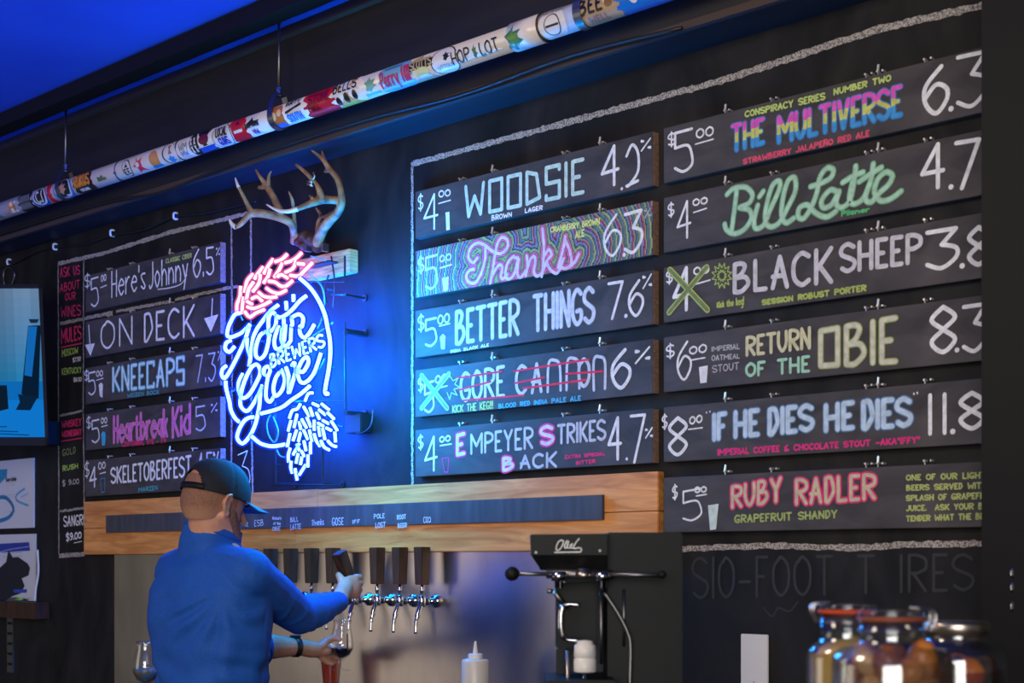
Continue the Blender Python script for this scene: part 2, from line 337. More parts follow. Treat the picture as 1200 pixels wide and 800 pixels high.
def box_lines(s, bx, d):
    """stroke text fitted to a picture box (x0, top0, bottom0, x1, top1, bottom1) on the plane d"""
    x0, t0, b0, x1, t1, b1 = bx; A, B, Cc, E = P(x0, b0, d), P(x0, t0, d), P(x1, b1, d), P(x1, t1, d)
    out = []
    for l in text_lines(s):
        q = []
        for u, v in l:
            p = (A.lerp(Cc, u)).lerp(B.lerp(E, u), v); q.append((p.x, p.z))
        out.append(q)
    return out
WHT = (.92, .90, .88); DIM = (.34, .34, .36); GRN = (.42, .62, .12); PNK = (.86, .03, .18); CYA = (.05, .52, .66); YEL = (.78, .74, .30); MNT = (.55, .82, .62); LIM = (.58, .72, .18)
def letter(mb, s, bx, d, wd, col=WHT, out=None, ow=.004, bands=None):
    wd = wd * (1.22 if wd < .0095 else 1.05)
    if s == '.':
        q = P((bx[0] + bx[3]) / 2, (bx[1] + bx[2]) / 2, d); ribbon(mb, [[(q.x, q.z)]], wd * 1.25, plane_fn(d), .0005, col); return
    px = wd * F / 4.3; k = (px * .5 if bx[2] - bx[1] > 2.5 * px else 0) ; kx = k * .8 if bx[3] - bx[0] > 3 * px else 0; q = (bx[4] - bx[1]) / (bx[3] - bx[0] + 1e-6) * kx
    L = box_lines(s, (bx[0] + kx, bx[1] + k + q, bx[2] - k + q, bx[3] - kx, bx[4] + k - q, bx[5] - k - q), d)
    if out: ribbon(mb, L, wd + ow, plane_fn(d), .0002, out)
    ribbon(mb, L, wd, plane_fn(d), .0005, col, bands)
def stroke(mb, pts, d, wd, col=WHT, smooth=True, out=None, ow=.004, off=0):
    l = to_wall(catmull(pts) if smooth else pts, d)
    if out: ribbon(mb, [l], wd + ow, plane_fn(d), .0002 + off, out)
    ribbon(mb, [l], wd, plane_fn(d), .0005 + off, col)
def poly(mb, pts, d, col=WHT, off=.0006):
    mb.cc = col; q = [P(a, b, d + off) for a, b in pts]; mb.add(q, [tuple(range(len(q)))])
def crop(ox, oy, sc): return lambda L: [(ox + a / sc, oy + b / sc) for a, b in L]

# ------------------------------------------------------------------ the setting
struct(MB().box((-10, -7.4, -.1), (1.8, .2, 0)).obj('floor', M['floor']))
ceiling = struct(MB().box((-10, -7.4, 3.225), (1.8, .2, 3.32)).obj('ceiling', M['ceil']))
wall = struct(MB().box((-10, 0, 0), (1.8, .2, 3.225)).obj('wall_back', M['wall']))
sof = MB().box((-10, -.17, 2.826), (1.8, -.001, 3.224))
soffit = struct(sof.obj('trim_1', M['soffit'])); soffit['label'] = 'black soffit beam running along the top of the chalkboard wall'
struct(MB().box((-10, -.176, 2.815), (1.8, -.16, 2.835)).obj('trim_2', M['edge']))
struct(MB().box((-10, -.195, 3.195), (1.8, -.17, 3.224)).obj('trim_3', M['edge']))
struct(MB().box((-10, -.386, 3.17), (1.8, -.316, 3.224)).obj('trim_4', M['black']))
struct(MB().box((-1.3076, -.25, 0), (1.8, -.001, 2.82)).obj('wall_right', M['black']))
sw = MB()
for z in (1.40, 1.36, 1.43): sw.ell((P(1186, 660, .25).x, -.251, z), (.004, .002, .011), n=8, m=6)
sw.obj('glint_bead', M['chrome'], bpy.data.objects['wall_right'])  # chrome beads put in as glints on the flat black wall

# rough chalk lines drawn on the wall
def chalk_line(pts, wd, d=.001, smooth=False):
    rnd = random.Random(int(pts[0][0] * 7 + pts[0][1])); L = [P(a, b, d) for a, b in pts]; dense = []
    for a, b in zip(L, L[1:]):
        k = max(2, int((b - a).length / .012))
        for i in range(k): dense.append(a.lerp(b, i / k))
    dense.append(L[-1]); mb = MB(); vs = []
    for i, p in enumerate(dense):
        t = (dense[min(i + 1, len(dense) - 1)] - dense[max(i - 1, 0)]).normalized(); n = Vector((-t.z, 0, t.x)); h = wd / 2 * (1 + rnd.uniform(-.22, .22)); j = rnd.uniform(-.0015, .0015)
        vs += [p + n * (h + j), p - n * (h - j)]
    mb.add(vs, [(2 * i, 2 * i + 2, 2 * i + 3, 2 * i + 1) for i in range(len(dense) - 1)])
    mb.obj('chalk_line', M['chalkline'], wall)
for pts, wd in [([(483, 192), (700, 134), (850, 93), (950, 60), (1030, 34), (1165, 3)], .018), ([(483, 190), (483, 572)], .010), ([(798, 643), (900, 639), (1000, 642), (1060, 638), (1165, 636)], .015),
                ([(68, 309), (120, 297), (200, 272), (290, 250)], .016), ([(68, 308), (69, 650)], .008), ([(98, 303), (97.5, 470), (99, 645)], .008),
                ([(70, 379), (100, 373), (132, 366)], .014), ([(136, 365), (200, 353)], .012), ([(205, 351), (278, 335)], .012), ([(70, 487), (98, 481)], .010), ([(70, 599), (99, 595)], .010),
                ([(69, 651), (99, 649)], .018), ([(271, 263), (272, 400), (271, 542)], .010), ([(294, 250), (294, 400), (296, 590)], .010)]:
    chalk_line(pts, wd)

# ghost of wiped lettering low on the wall
gh = MB(); gcol = (.030, .030, .033)
letter(gh, 'SIO-FOOT T IRES', (812, 652, 702, 1140, 648, 692), .0012, .0065, gcol)
stroke(gh, [(895, 712), (905, 722), (912, 712), (925, 716), (935, 705)], .0012, .004, gcol)
gh.obj('faint_wiped_lettering', M['chalk'], wall)
g3 = MB(); stroke(g3, [(279, 533), (290, 528), (284, 546)], .0015, .004, WHT, False); stroke(g3, [(284, 546), (291, 550), (293, 562), (290, 574)], .0015, .004)
g3.obj('chalk_digits', M['chalk'], wall)

# menu column on the left, written straight onto the wall
mc = MB(); d = .0012
for s, bx, wd, col in [('ASK US', (70, 313, 326, 94, 310, 322), .004, PNK), ('ABOUT', (70, 332, 343, 94, 327, 338), .004, PNK), ('OUR', (76, 343, 353, 89, 341, 351), .004, PNK), ('WINES', (71, 359, 372, 95, 356, 370), .004, PNK),
                       ('MULES', (71, 385, 404, 96, 380, 398), .006, PNK), ('MOSCOW', (72, 409, 419, 92, 406, 414), .004, GRN), ('$7.50', (85, 419, 425, 95, 417, 423), .003, WHT), ('KENTUCKY', (72, 431, 440, 96, 429, 437), .004, GRN), ('$8.00', (86, 442, 448, 96, 441, 447), .003, WHT),
                       ('WHISKEY', (72, 493, 502, 96, 489, 499), .005, PNK), ('WEDNESDAY', (72, 505, 513, 96, 501, 510), .005, PNK), ('GOLD', (73, 526, 535, 89, 523, 531), .003, (.3, .34, .14)), ('RUSH', (73, 545, 553, 92, 542, 549), .0045, GRN), ('$ 9.00', (73, 562, 570, 93, 560, 567), .0035, (.5, .5, .48)),
                       ('SANGRIA', (74, 604, 618, 104, 601, 615), .005, WHT), ('$9.00', (77, 624, 635, 96, 622, 631), .005, WHT)]:
    letter(mc, s, bx, d, wd, col)
stroke(mc, [(72, 407), (96, 402)], d, .005, PNK, False); stroke(mc, [(72, 517), (96, 513)], d, .004, PNK, False); stroke(mc, [(87, 636), (96, 634)], d, .003, WHT, False)
mc.obj('column_lettering', M['chalk'], wall)

# ------------------------------------------------------------------ menu boards
ROWZ = [2.632, 2.443, 2.253, 2.064, 1.874, 1.683]; BH = .149; FD = .026
HOOKS = {'left': [(127, 0), (153, 1), (199, 2), (226, 1)], 'middle': [(539, 1), (577, 2), (660, 1), (703, 2)], 'right': [(850, 2), (904, 1), (1015, 1), (1029, 2), (1084, 1)]}
EXT = {'left': (100, 258), 'middle': (486.5, 765.5), 'right': (777.5, None)}
def menu_board(sec, row, label):
    x0, x1 = EXT[sec]; zt = ROWZ[row]; zb = zt - BH; a = P(x0, 400, FD).x; b = P(x1, 400, FD).x if x1 else a + .935
    o = thing('menu_board', label, 'sign', ((a + b) / 2, -.0135, zb), 'hand-lettered menu boards')
    MB().box((a, -FD, zb), (b, -.001, zt), bev=.0015).obj('board', M['board'], o)
    MB().box((b - .0002, -FD + .001, zb + .001), (b + .0008, -.002, zt - .001)).obj('raw_end', M['endgrain'], o)
    for px, k in HOOKS[sec]:
        x = P(px, 400, .012).x
        h = MB().tube([(x, -.002, zt + .010), (x, -.018, zt + .010)], .0028, 8).tube([(x, -.013, zt + .010), (x, -.013, zt - .001)], .0014, 6)
        if k == 2: h.tube([(x, -.0135, zt + .011), (x + .001, -.012, zt + .027)], .0032, 8).tube([(x + .014, -.002, zt + .009), (x + .014, -.018, zt + .009)], .0028, 8)
        else: h.tube([(x + .016, -.002, zt + .010), (x + .016, -.016, zt + .010)], .0025, 8)
        h.obj('cup_hook', M['hook'], o)
    return o
def done(o, **parts):
    for k, mb in parts.items():
        if mb and mb.f: mb.obj(k, M['chalk'], o)
TD = FD + .0004
def price(dg, bx_s, bx_d, bx_z, ul, wd=.0055, ds=None):
    m = MB(); letter(m, '$', bx_s, TD, .004); letter(m, dg, bx_d, TD, wd); letter(m, '00', bx_z, TD, .004)
    stroke(m, ul, TD, .004, WHT, False); return m

b = menu_board('left', 0, "black menu board reading Here's Johnny, topmost of the left stack")
nm = MB(); letter(nm, "Here's", (130, 317, 350, 171, 308, 339), TD, .006); letter(nm, 'Johnny', (174, 307, 340, 221, 297, 328), TD, .006); stroke(nm, [(185, 339), (200, 337), (213, 332), (219, 322)], TD, .004)
sb = MB(); letter(sb, 'CLASSIC CIDER', (194, 303, 309, 225, 296, 302), TD, .003, LIM)
st = MB(); letter(st, '6.5', (226, 292, 327, 251, 288, 322), TD, .006); letter(st, '%', (253, 290, 300, 258, 289, 299), TD, .0035)
done(b, price_lettering=price('5', (100, 322, 338, 105, 320, 336), (106, 326, 362, 116, 323, 358), (118, 322, 331, 125, 320, 329), [(118, 337), (125, 334)]), name_lettering=nm, style_lettering=sb, strength_lettering=st)

b = menu_board('left', 1, 'black menu board reading ON DECK between two chalk arrows')
nm = MB(); letter(nm, 'ON', (118, 376, 411, 156, 369, 404), TD, .0075); letter(nm, 'DECK', (168, 367, 402, 229, 355, 395), TD, .009)
for ar in ([(104, 381), (105.5, 404)], [(249, 350), (248, 373)]): stroke(nm, ar, TD, .006, WHT, False)
poly(nm, [(99.5, 404), (106, 417), (111, 402)], TD); poly(nm, [(239, 373), (247, 389), (256, 368)], TD)
done(b, name_lettering=nm)

b = menu_board('left', 2, 'black menu board reading KNEECAPS in cyan block letters')
nm = MB(); letter(nm, 'KNEEĆAPŚ', (131, 430, 460, 217, 416, 451), TD, .010, (.78, .88, .88), CYA, .008)
sb = MB(); letter(sb, 'WEIZEN BOCK', (149, 461, 466, 187, 456, 462), TD, .0028, (.08, .46, .52))
st = MB(); letter(st, '7.3', (229, 416, 449, 253, 412, 447), TD, .005, (.6, .68, .74)); letter(st, '%', (255, 411, 423, 260, 410, 422), TD, .0035, (.6, .68, .74))
gl = MB(); poly(gl, [(115.5, 451), (117, 464), (120, 466), (120.5, 450), (118, 448)], TD, WHT)
done(b, price_lettering=price('5', (99.5, 434, 447, 103.5, 433, 445), (103, 436, 465, 112.5, 434, 462), (112.5, 434, 442, 121, 433, 441), [(113, 445.5), (121, 443)]), name_lettering=nm, style_lettering=sb, strength_lettering=st, glass_symbol=gl)

b = menu_board('left', 3, 'black menu board reading Heartbreak Kid in pink script')
nm = MB(); letter(nm, 'Heartbreak', (132, 487, 520, 197, 478, 512), TD, .008, (.72, .16, .55), (.9, .30, .52), .006); letter(nm, 'Kid', (201, 477, 514, 224, 472, 508), TD, .008, (.72, .16, .55), (.9, .30, .52), .006)
sb = MB(); letter(sb, 'CENTENNIAL RYE - PA', (143, 517, 524, 195, 512, 519), TD, .0032, PNK)
st = MB(); letter(st, '5', (229, 476, 507, 241, 474, 504), TD, .005, (.66, .72, .8)); letter(st, '%', (247, 473, 484, 255, 471, 482), TD, .0035, (.66, .72, .8))
gl = MB(); poly(gl, [(118.5, 508), (119.5, 522), (123, 521.5), (123.5, 507), (121, 505)], TD, (.05, .5, .78))
done(b, price_lettering=price('5', (102, 489, 503, 106, 487, 501), (107, 492, 521, 117, 490, 518), (118, 489, 497, 126, 488, 496), [(119, 500), (126, 498)]), name_lettering=nm, style_lettering=sb, strength_lettering=st, glass_symbol=gl)

b = menu_board('left', 4, 'black menu board reading SKELETOBERFEST, lowest of the left stack')
nm = MB(); letter(nm, 'SKELETOBERFEST', (129, 547, 568, 225, 532, 559), TD, .008)
sb = MB(); letter(sb, 'MARZEN', (162, 571, 577, 185, 568, 574), TD, .003, (.08, .46, .52))
st = MB(); letter(st, '4.5%', (231, 530, 560, 257, 528, 556), TD, .006, (.7, .76, .78))
gl = MB(); stroke(gl, [(117.5, 561), (119, 577), (122.5, 576), (123, 560), (117.5, 561)], TD, .003, (.05, .36, .5), False)
done(b, price_lettering=price('4', (100, 542, 560, 104, 540, 558), (104, 547, 574, 114, 545, 571), (115, 541, 551, 124, 540, 549), [(117, 555), (124, 553)], .007), name_lettering=nm, style_lettering=sb, strength_lettering=st, glass_symbol=gl)

b = menu_board('middle', 0, 'black menu board reading WOODSIE in pale mint, top of the middle stack')
nm = MB(); letter(nm, 'WÓÓÐŚIE', (544, 217, 257, 685, 184, 227), TD, .0115, (.62, .80, .66))
sb = MB(); letter(sb, 'BROWN', (576, 252, 259, 600, 248, 254), TD, .003); letter(sb, 'LAGER', (615, 244, 250, 636, 240, 246), TD, .003)
st = MB(); letter(st, '4', (704, 172, 224, 726, 168, 216), TD, .008); letter(st, '.', (728.5, 219, 223, 729, 219, 223), TD, .006); letter(st, '2', (733, 170, 220, 749, 166, 213), TD, .007); letter(st, '%', (751, 164, 178, 763, 161, 174), TD, .004)
gl = MB(); poly(gl, [(522, 249), (523, 270), (527, 269), (526.5, 248)], TD)
done(b, price_lettering=price('4', (490, 229, 247, 496, 227, 245), (496, 229, 273, 514, 225, 268), (514, 223, 232, 528, 221, 230), [(514, 238.5), (528, 234.5)], .006), name_lettering=nm, style_lettering=sb, strength_lettering=st, glass_symbol=gl)

# the board with the rainbow contour pattern
b = menu_board('middle', 1, 'menu board reading Thanks over a pink and green rippled line pattern')
ca, cb = crop(480, 220, 5.714), crop(470, 140, 3.75)
TH = [ca([(455, 470), (425, 500), (395, 470), (405, 410), (450, 370), (505, 385), (555, 425), (610, 440), (655, 400), (655, 350), (620, 332), (590, 370), (572, 450), (555, 560), (540, 640)]),
      ca([(508, 390), (505, 480), (480, 570), (440, 635), (395, 630), (380, 590), (400, 555), (430, 545)]), ca([(552, 590), (580, 540), (605, 515), (622, 535), (612, 590), (625, 610), (655, 580)]),
      ca([(728, 475), (690, 465), (655, 510), (642, 575), (660, 612), (700, 580), (728, 480), (722, 575), (745, 600), (775, 560)]), ca([(785, 455), (790, 520), (778, 590)]), ca([(782, 560), (810, 480), (835, 460), (842, 500), (832, 560), (850, 592), (885, 570), (915, 500)]),
      cb([(622, 480), (628, 560), (625, 640), (618, 690)]), cb([(625, 610), (648, 572), (662, 595), (640, 625), (662, 665), (690, 672), (715, 610)]), cb([(722, 515), (712, 570), (690, 650)]), cb([(722, 530), (742, 580), (748, 630), (725, 655), (698, 645)]), cb([(735, 650), (760, 630), (782, 590)])]
THW = [to_wall(catmull(l), TD) for l in TH]
segs = [(l[i], l[i + 1]) for l in THW for i in range(0, len(l) - 1)]
def dist(p):
    m = 9
    for (ax, ay), (bx, by) in segs:
        dx, dy = bx - ax, by - ay; q = dx * dx + dy * dy + 1e-12; t = max(0, min(1, ((p[0] - ax) * dx + (p[1] - ay) * dy) / q)); m = min(m, math.hypot(p[0] - ax - dx * t, p[1] - ay - dy * t))
    return m
a0, b0 = P(487.5, 400, TD).x, P(764.5, 400, TD).x; z1 = ROWZ[1] - .001; z0 = z1 - BH + .002; nx, nz = 260, 42
pal = [(.70, .62, .80), (.62, .06, .22), (.85, .16, .34), (.16, .10, .12), (.22, .36, .10), (.40, .46, .20), (.04, .04, .05), (.07, .22, .30), (.36, .20, .38), (.06, .05, .06), (.55, .07, .18), (.26, .38, .16), (.04, .04, .05), (.09, .26, .32)]
pt = MB(); ids = {}
for j in range(nz + 1):
    for i in range(nx + 1): pt.v.append(Vector((a0 + (b0 - a0) * i / nx, -TD, z0 + (z1 - z0) * j / nz)))
for j in range(nz):
    for i in range(nx):
        p = (a0 + (b0 - a0) * (i + .5) / nx, z0 + (z1 - z0) * (j + .5) / nz); dd = dist(p) + .0018 * math.sin(p[0] * 70) * math.sin(p[1] * 90)
        k = int(dd / .0036); c = pal[min(k, 2)] if k < 3 else pal[3 + (k - 3) % (len(pal) - 3)]
        q = j * (nx + 1) + i; pt.f.append((q, q + 1, q + nx + 2, q + nx + 1)); pt.m.append(0); pt.c.append(c)
nm = MB()
ribbon(nm, THW, .0095, plane_fn(TD), .0005, (.78, .66, .80))
sb = MB(); letter(sb, 'CRANBERRY BROWN', (645, 266, 273, 703, 255, 263), TD + .0003, .0032, (.80, .85, .22)); letter(sb, 'ALE', (674, 271, 280, 685, 268, 277), TD + .0003, .0036, (.80, .85, .22))
st = MB(); letter(st, '6', (708, 254, 304, 728, 248, 298), TD + .0003, .0065); letter(st, '.', (731, 297, 300, 732, 297, 300), TD + .0003, .008); letter(st, '3', (731, 250, 300, 753, 244, 295), TD + .0003, .008); letter(st, '%', (755, 246, 256, 763, 243, 253), TD + .0003, .003, (.5, .5, .5))
gl = MB(); poly(gl, [(518, 326), (519.5, 341), (524.5, 340), (525.5, 324)], TD)
pr = MB()
for s_, bx, wd in (('$', (490, 302, 321, 497, 300, 318), .0045), ('5', (498, 301, 342, 513, 297, 337), .006), ('00', (515, 299, 308, 529, 296, 305), .004)): letter(pr, s_, bx, TD + .0003, wd, (.72, .76, .80))
stroke(pr, [(516, 314), (529, 310)], TD + .0003, .005, WHT, False)
done(b, contour_pattern=pt, price_lettering=pr, name_lettering=nm, style_lettering=sb, strength_lettering=st, glass_symbol=gl)

b = menu_board('middle', 2, 'black menu board reading BETTER THINGS in bold white block letters')
nm = MB(); letter(nm, 'BETTER', (533, 364, 405, 609, 348, 393), TD, .012, (.76, .76, .80), (.10, .22, .34), .004); letter(nm, 'THINGS', (624, 345, 390, 697, 334, 379), TD, .012, (.76, .76, .80), (.10, .22, .34), .004)
sb = MB(); letter(sb, 'INDIA BLACK ALE', (528, 410, 414, 573, 402, 406), TD, .0026)
st = MB(); letter(st, '7', (712, 331, 376, 731, 328, 372), TD, .007); letter(st, '.', (733, 368, 372, 734, 368, 372), TD, .008); letter(st, '6', (737, 329, 373, 754, 326, 370), TD, .007); letter(st, '%', (753, 323, 339, 764, 320, 335), TD, .004)
gl = MB(); poly(gl, [(515.5, 395), (517, 409), (521, 409), (522, 394), (519, 391)], TD, (.7, .84, .9))
done(b, price_lettering=price('5', (490, 370, 389, 497, 368, 386), (498, 374, 409, 512, 371, 404), (513, 369, 381, 527, 366, 378), [(515, 382), (527, 379)]), name_lettering=nm, style_lettering=sb, strength_lettering=st, glass_symbol=gl)

b = menu_board('middle', 3, 'black menu board reading GORE CANNON struck through with red lines')
nm = MB(); letter(nm, 'GORE', (539, 436, 472, 592, 427, 465), TD, .009, (.70, .68, .70))
letter(nm, 'C', (604, 428, 465, 618, 425, 462), TD, .009, (.70, .68, .70))
for x in (621, 642, 664, 687): 
    k = 0 if x != 621 else 1
    if x == 687: k = 2
    sh = -(x - 604) * .105
    if x == 621: letter(nm, 'A', (x + 1, 427 + sh, 464 + sh, x + 15, 425 + sh, 462 + sh), TD, .009, (.70, .68, .70))
    elif x < 680: stroke(nm, [(x, 463 + sh), (x + 1, 430 + sh), (x + 8, 426 + sh), (x + 14, 432 + sh), (x + 15, 461 + sh)], TD, .009, (.70, .68, .70))
letter(nm, 'O', (679, 419, 455, 690, 418, 454), TD, .009, (.70, .68, .70)); stroke(nm, [(696, 457), (696, 422), (703, 418), (709, 424), (709, 455)], TD, .009, (.70, .68, .70))
cr = MB()
for a_, b_ in [((535, 443), (588, 435)), ((537, 457), (575, 447)), ((543, 469), (614, 463)), ((602, 435), (690, 421)), ((603, 449), (638, 442)), ((663, 438), (706, 435)), ((613, 455), (687, 445))]: stroke(cr, [a_, b_], TD + .0006, .006, (.90, .02, .07), False)
sb = MB(); letter(sb, 'KICK THE KEG!!!', (530, 475, 484, 578, 469, 479), TD, .003, LIM); letter(sb, 'BLOOD RED INDIA PALE ALE', (584, 473, 479, 681, 463, 469.5), TD, .0032, (.08, .50, .66))
st = MB(); letter(st, '6', (717, 409, 458, 739, 407, 455), TD, .009); letter(st, '%', (744, 410, 427, 762, 405, 421), TD, .005)
gr = MB(); stroke(gr, [(494, 440), (524, 478)], TD + .0007, .010, (.20, .25, .09), False, (.48, .60, .14), .007); stroke(gr, [(494, 478), (526, 438)], TD + .0007, .010, (.20, .25, .09), False, (.48, .60, .14), .007)
stroke(gr, [(527, 440), (531, 446), (537, 443), (533, 450), (539, 454), (532, 456), (536, 463), (529, 460), (527, 468), (524, 460)], TD + .0006, .003, (.5, .6, .2), False)
done(b, price_lettering=price('5', (490, 443, 460, 496, 440, 457), (497, 448, 486, 509, 445, 482), (510, 440, 450, 524, 437, 447), [(512, 455), (524, 452)]), name_lettering=nm, red_strikes=cr, style_lettering=sb, strength_lettering=st, green_cross=gr)

b = menu_board('middle', 4, 'black menu board reading EMPEYER STRIKES BACK with pink capitals')
nm = MB(); hp = (.90, .04, .34)
letter(nm, 'E', (536, 508, 535, 544, 506, 533), TD, .009, (.80, .74, .74), hp, .010); letter(nm, 'MPEYER', (551, 508, 533, 625, 499, 526), TD, .0072, (.66, .64, .66))
letter(nm, 'S', (635, 498, 523, 647, 497, 521), TD, .009, (.80, .74, .74), hp, .010); letter(nm, 'TRIKES', (653, 497, 521, 710, 490, 516), TD, .0072, (.66, .64, .66))
letter(nm, 'B', (590, 535, 553, 601, 534, 551), TD, .009, (.80, .74, .74), hp, .010); letter(nm, 'ACK', (609, 533, 550, 653, 528, 548), TD, .0072, (.66, .64, .66))
sb = MB(); letter(sb, 'EXTRA SPECIAL', (662, 533, 538, 709, 529, 533.5), TD, .003, PNK); letter(sb, 'BITTER', (675, 540, 545, 698, 537.5, 542.5), TD, .003, PNK)
st = MB(); letter(st, '4', (712, 489, 541, 729, 487, 539), TD, .008); letter(st, '.', (734, 534, 541, 735, 534, 540), TD, .006); letter(st, '7', (738, 486, 544, 757, 484, 541), TD, .007); letter(st, '%', (756, 502, 514, 765, 500, 512), TD, .004)
gl = MB(); stroke(gl, [(518, 537), (521, 553), (525, 553), (526, 536), (518, 537)], TD, .003, (.80, .04, .26), False)
done(b, price_lettering=price('4', (490, 511, 527, 496, 509, 525), (497, 513, 556, 513, 509, 551), (515, 511, 519, 528, 509, 517), [(516, 522), (529, 520)], .006), name_lettering=nm, style_lettering=sb, strength_lettering=st, glass_symbol=gl)

b = menu_board('right', 0, 'menu board reading THE MULTIVERSE in pink, yellow and blue letters')
nm = MB(); c1, c2, c3 = (.86, .10, .52), (.66, .66, .14), (.06, .34, .72)
def band(frac_line):
    def f(q):
        v = (q[1] - frac_line(q[0]));  return c1 if v > .66 else (c2 if v > .36 else c3)
    return f
def mvb(bx):
    A, B2, C2, E2 = P(bx[0], bx[2], TD), P(bx[0], bx[1], TD), P(bx[3], bx[5], TD), P(bx[3], bx[4], TD)
    def f(q):
        u = (q[0] - A.x) / (C2.x - A.x + 1e-9); lo = A.z + (C2.z - A.z) * u; hi = B2.z + (E2.z - B2.z) * u; v = (q[1] - lo) / (hi - lo + 1e-9)
        return c1 if v > .64 else (c2 if v > .34 else c3)
    return f
for s_, bx in (('THE', (857, 146, 179, 896, 137, 169)), ('MULTIVERSE', (911, 136, 169, 1057, 99, 136))):
    letter(nm, s_, bx, TD, .0102, WHT, (.03, .20, .52), .006, bands=mvb(bx))
sb = MB(); letter(sb, 'CONSPIRACY SERIES', (873, 130, 138, 967, 108, 117), TD, .0035, LIM); letter(sb, 'NUMBER TWO', (977, 104, 112, 1044, 87, 95), TD, .0035, LIM); letter(sb, 'STRAWBERRY JALAPEÑO RED ALE', (871, 186, 193, 1019, 152, 160), TD, .0035, (.80, .08, .16))
st = MB(); letter(st, '6', (1083, 80, 138, 1111, 74, 132), TD, .009); letter(st, '.', (1114, 125, 130, 1115, 125, 130), TD, .009); letter(st, '3', (1121, 66, 130, 1157, 58, 122), TD, .008)
done(b, price_lettering=price('5', (783, 157, 172, 791, 154, 170), (790, 155, 205, 812, 149, 200), (816, 151, 163, 836, 147, 159), [(815, 169), (836, 163)], .0065), name_lettering=nm, style_lettering=sb, strength_lettering=st)

b = menu_board('right', 1, 'black menu board reading Bill Latte in green script')
k = crop(840, 180, 5.4545); BL = [[(128, 225), (115, 340), (95, 490)], [(65, 262), (110, 222), (185, 215), (228, 262), (205, 318), (145, 345), (205, 358), (222, 410), (180, 480), (115, 512), (65, 490), (50, 450)],
      [(262, 330), (238, 430), (250, 478), (300, 455), (345, 350), (400, 225), (398, 175), (355, 205), (318, 330), (310, 430), (345, 468), (400, 440), (450, 350), (502, 240), (498, 155), (455, 175), (422, 290), (415, 400), (445, 442), (492, 412)],
      [(272, 275), (298, 240)], [(600, 210), (650, 195), (725, 158), (745, 105), (705, 92), (660, 150), (640, 250), (605, 340), (558, 412), (520, 402), (530, 345), (580, 328), (630, 378), (700, 405), (762, 368)],
      [(772, 245), (725, 232), (672, 295), (680, 345), (735, 325), (782, 240), (762, 315), (795, 345), (850, 300), (880, 160), (888, 80)], [(868, 180), (848, 290), (880, 322), (940, 280), (985, 170), (1000, 65)], [(805, 185), (860, 150), (935, 118)],
      [(985, 170), (950, 280), (985, 310), (1040, 250), (1100, 195), (1122, 140), (1080, 118), (1028, 165), (1008, 245), (1045, 300), (1110, 290), (1178, 240)], [(910, 180), (975, 135), (1052, 88)]]
nm = MB()
for l in BL: stroke(nm, k(l), TD, .010, (.48, .72, .52), True, (.20, .52, .26), .006)
sb = MB(); letter(sb, 'Pilsner', (986, 247, 254, 1019, 242, 248), TD, .0035, (.10, .55, .18))
st = MB(); letter(st, '4', (1079, 172, 225, 1107, 165, 220), TD, .010); letter(st, '.', (1114, 217, 221, 1115, 217, 221), TD, .010); letter(st, '7', (1119, 166, 224, 1149, 161, 219), TD, .010)
done(b, price_lettering=price('4', (783, 239, 255, 790, 237, 252), (793, 238, 284, 810, 233, 278), (812, 233, 242, 829, 230, 239), [(813, 249), (828, 244)]), name_lettering=nm, style_lettering=sb, strength_lettering=st)

def burst(mb, cx, cy, r, d, col):
    pts = []
    for i in range(25): a = 2 * PI * i / 24; q = r * (1 if i % 2 else .62); pts.append((cx + q * math.cos(a) * .8, cy + q * math.sin(a)))
    stroke(mb, pts, d, .003, col, False)
b = menu_board('right', 2, 'black menu board reading BLACK SHEEP with a green cross over its price')
nm = MB(); letter(nm, 'BLACK', (859, 308, 345, 976, 288, 332), TD, .012, (.70, .66, .68)); letter(nm, 'SHEEP', (985, 285, 321, 1080, 272, 308), TD, .011, (.70, .66, .68))
sb = MB(); letter(sb, 'SESSION ROBUST PORTER', (893, 351, 358, 1015, 333, 341), TD, .0038, (.46, .56, .12)); letter(sb, 'Kick the keg!', (840, 354, 361, 872, 347, 357), TD, .0028, (.46, .56, .12))
st = MB(); letter(st, '3', (1085, 271, 318, 1122, 265, 314), TD, .010); letter(st, '.', (1127, 309, 314, 1128, 309, 314), TD, .009); letter(st, '8', (1134, 266, 314, 1160, 262, 310), TD, .009)
gr = MB(); stroke(gr, [(785, 316), (829, 363)], TD + .0007, .010, (.20, .25, .09), False, (.48, .60, .14), .007); stroke(gr, [(784, 366), (828, 313)], TD + .0007, .010, (.20, .25, .09), False, (.48, .60, .14), .007); burst(gr, 846, 323, 15, TD + .0006, (.42, .54, .12)); burst(gr, 846, 323, 7, TD + .0006, (.42, .54, .12))
done(b, price_lettering=price('4', (781, 318, 333, 788, 316, 331), (788, 316, 369, 811, 310, 363), (813, 313, 323, 831, 310, 320), [(815, 333), (832, 328)], .010), name_lettering=nm, style_lettering=sb, strength_lettering=st, green_cross=gr)

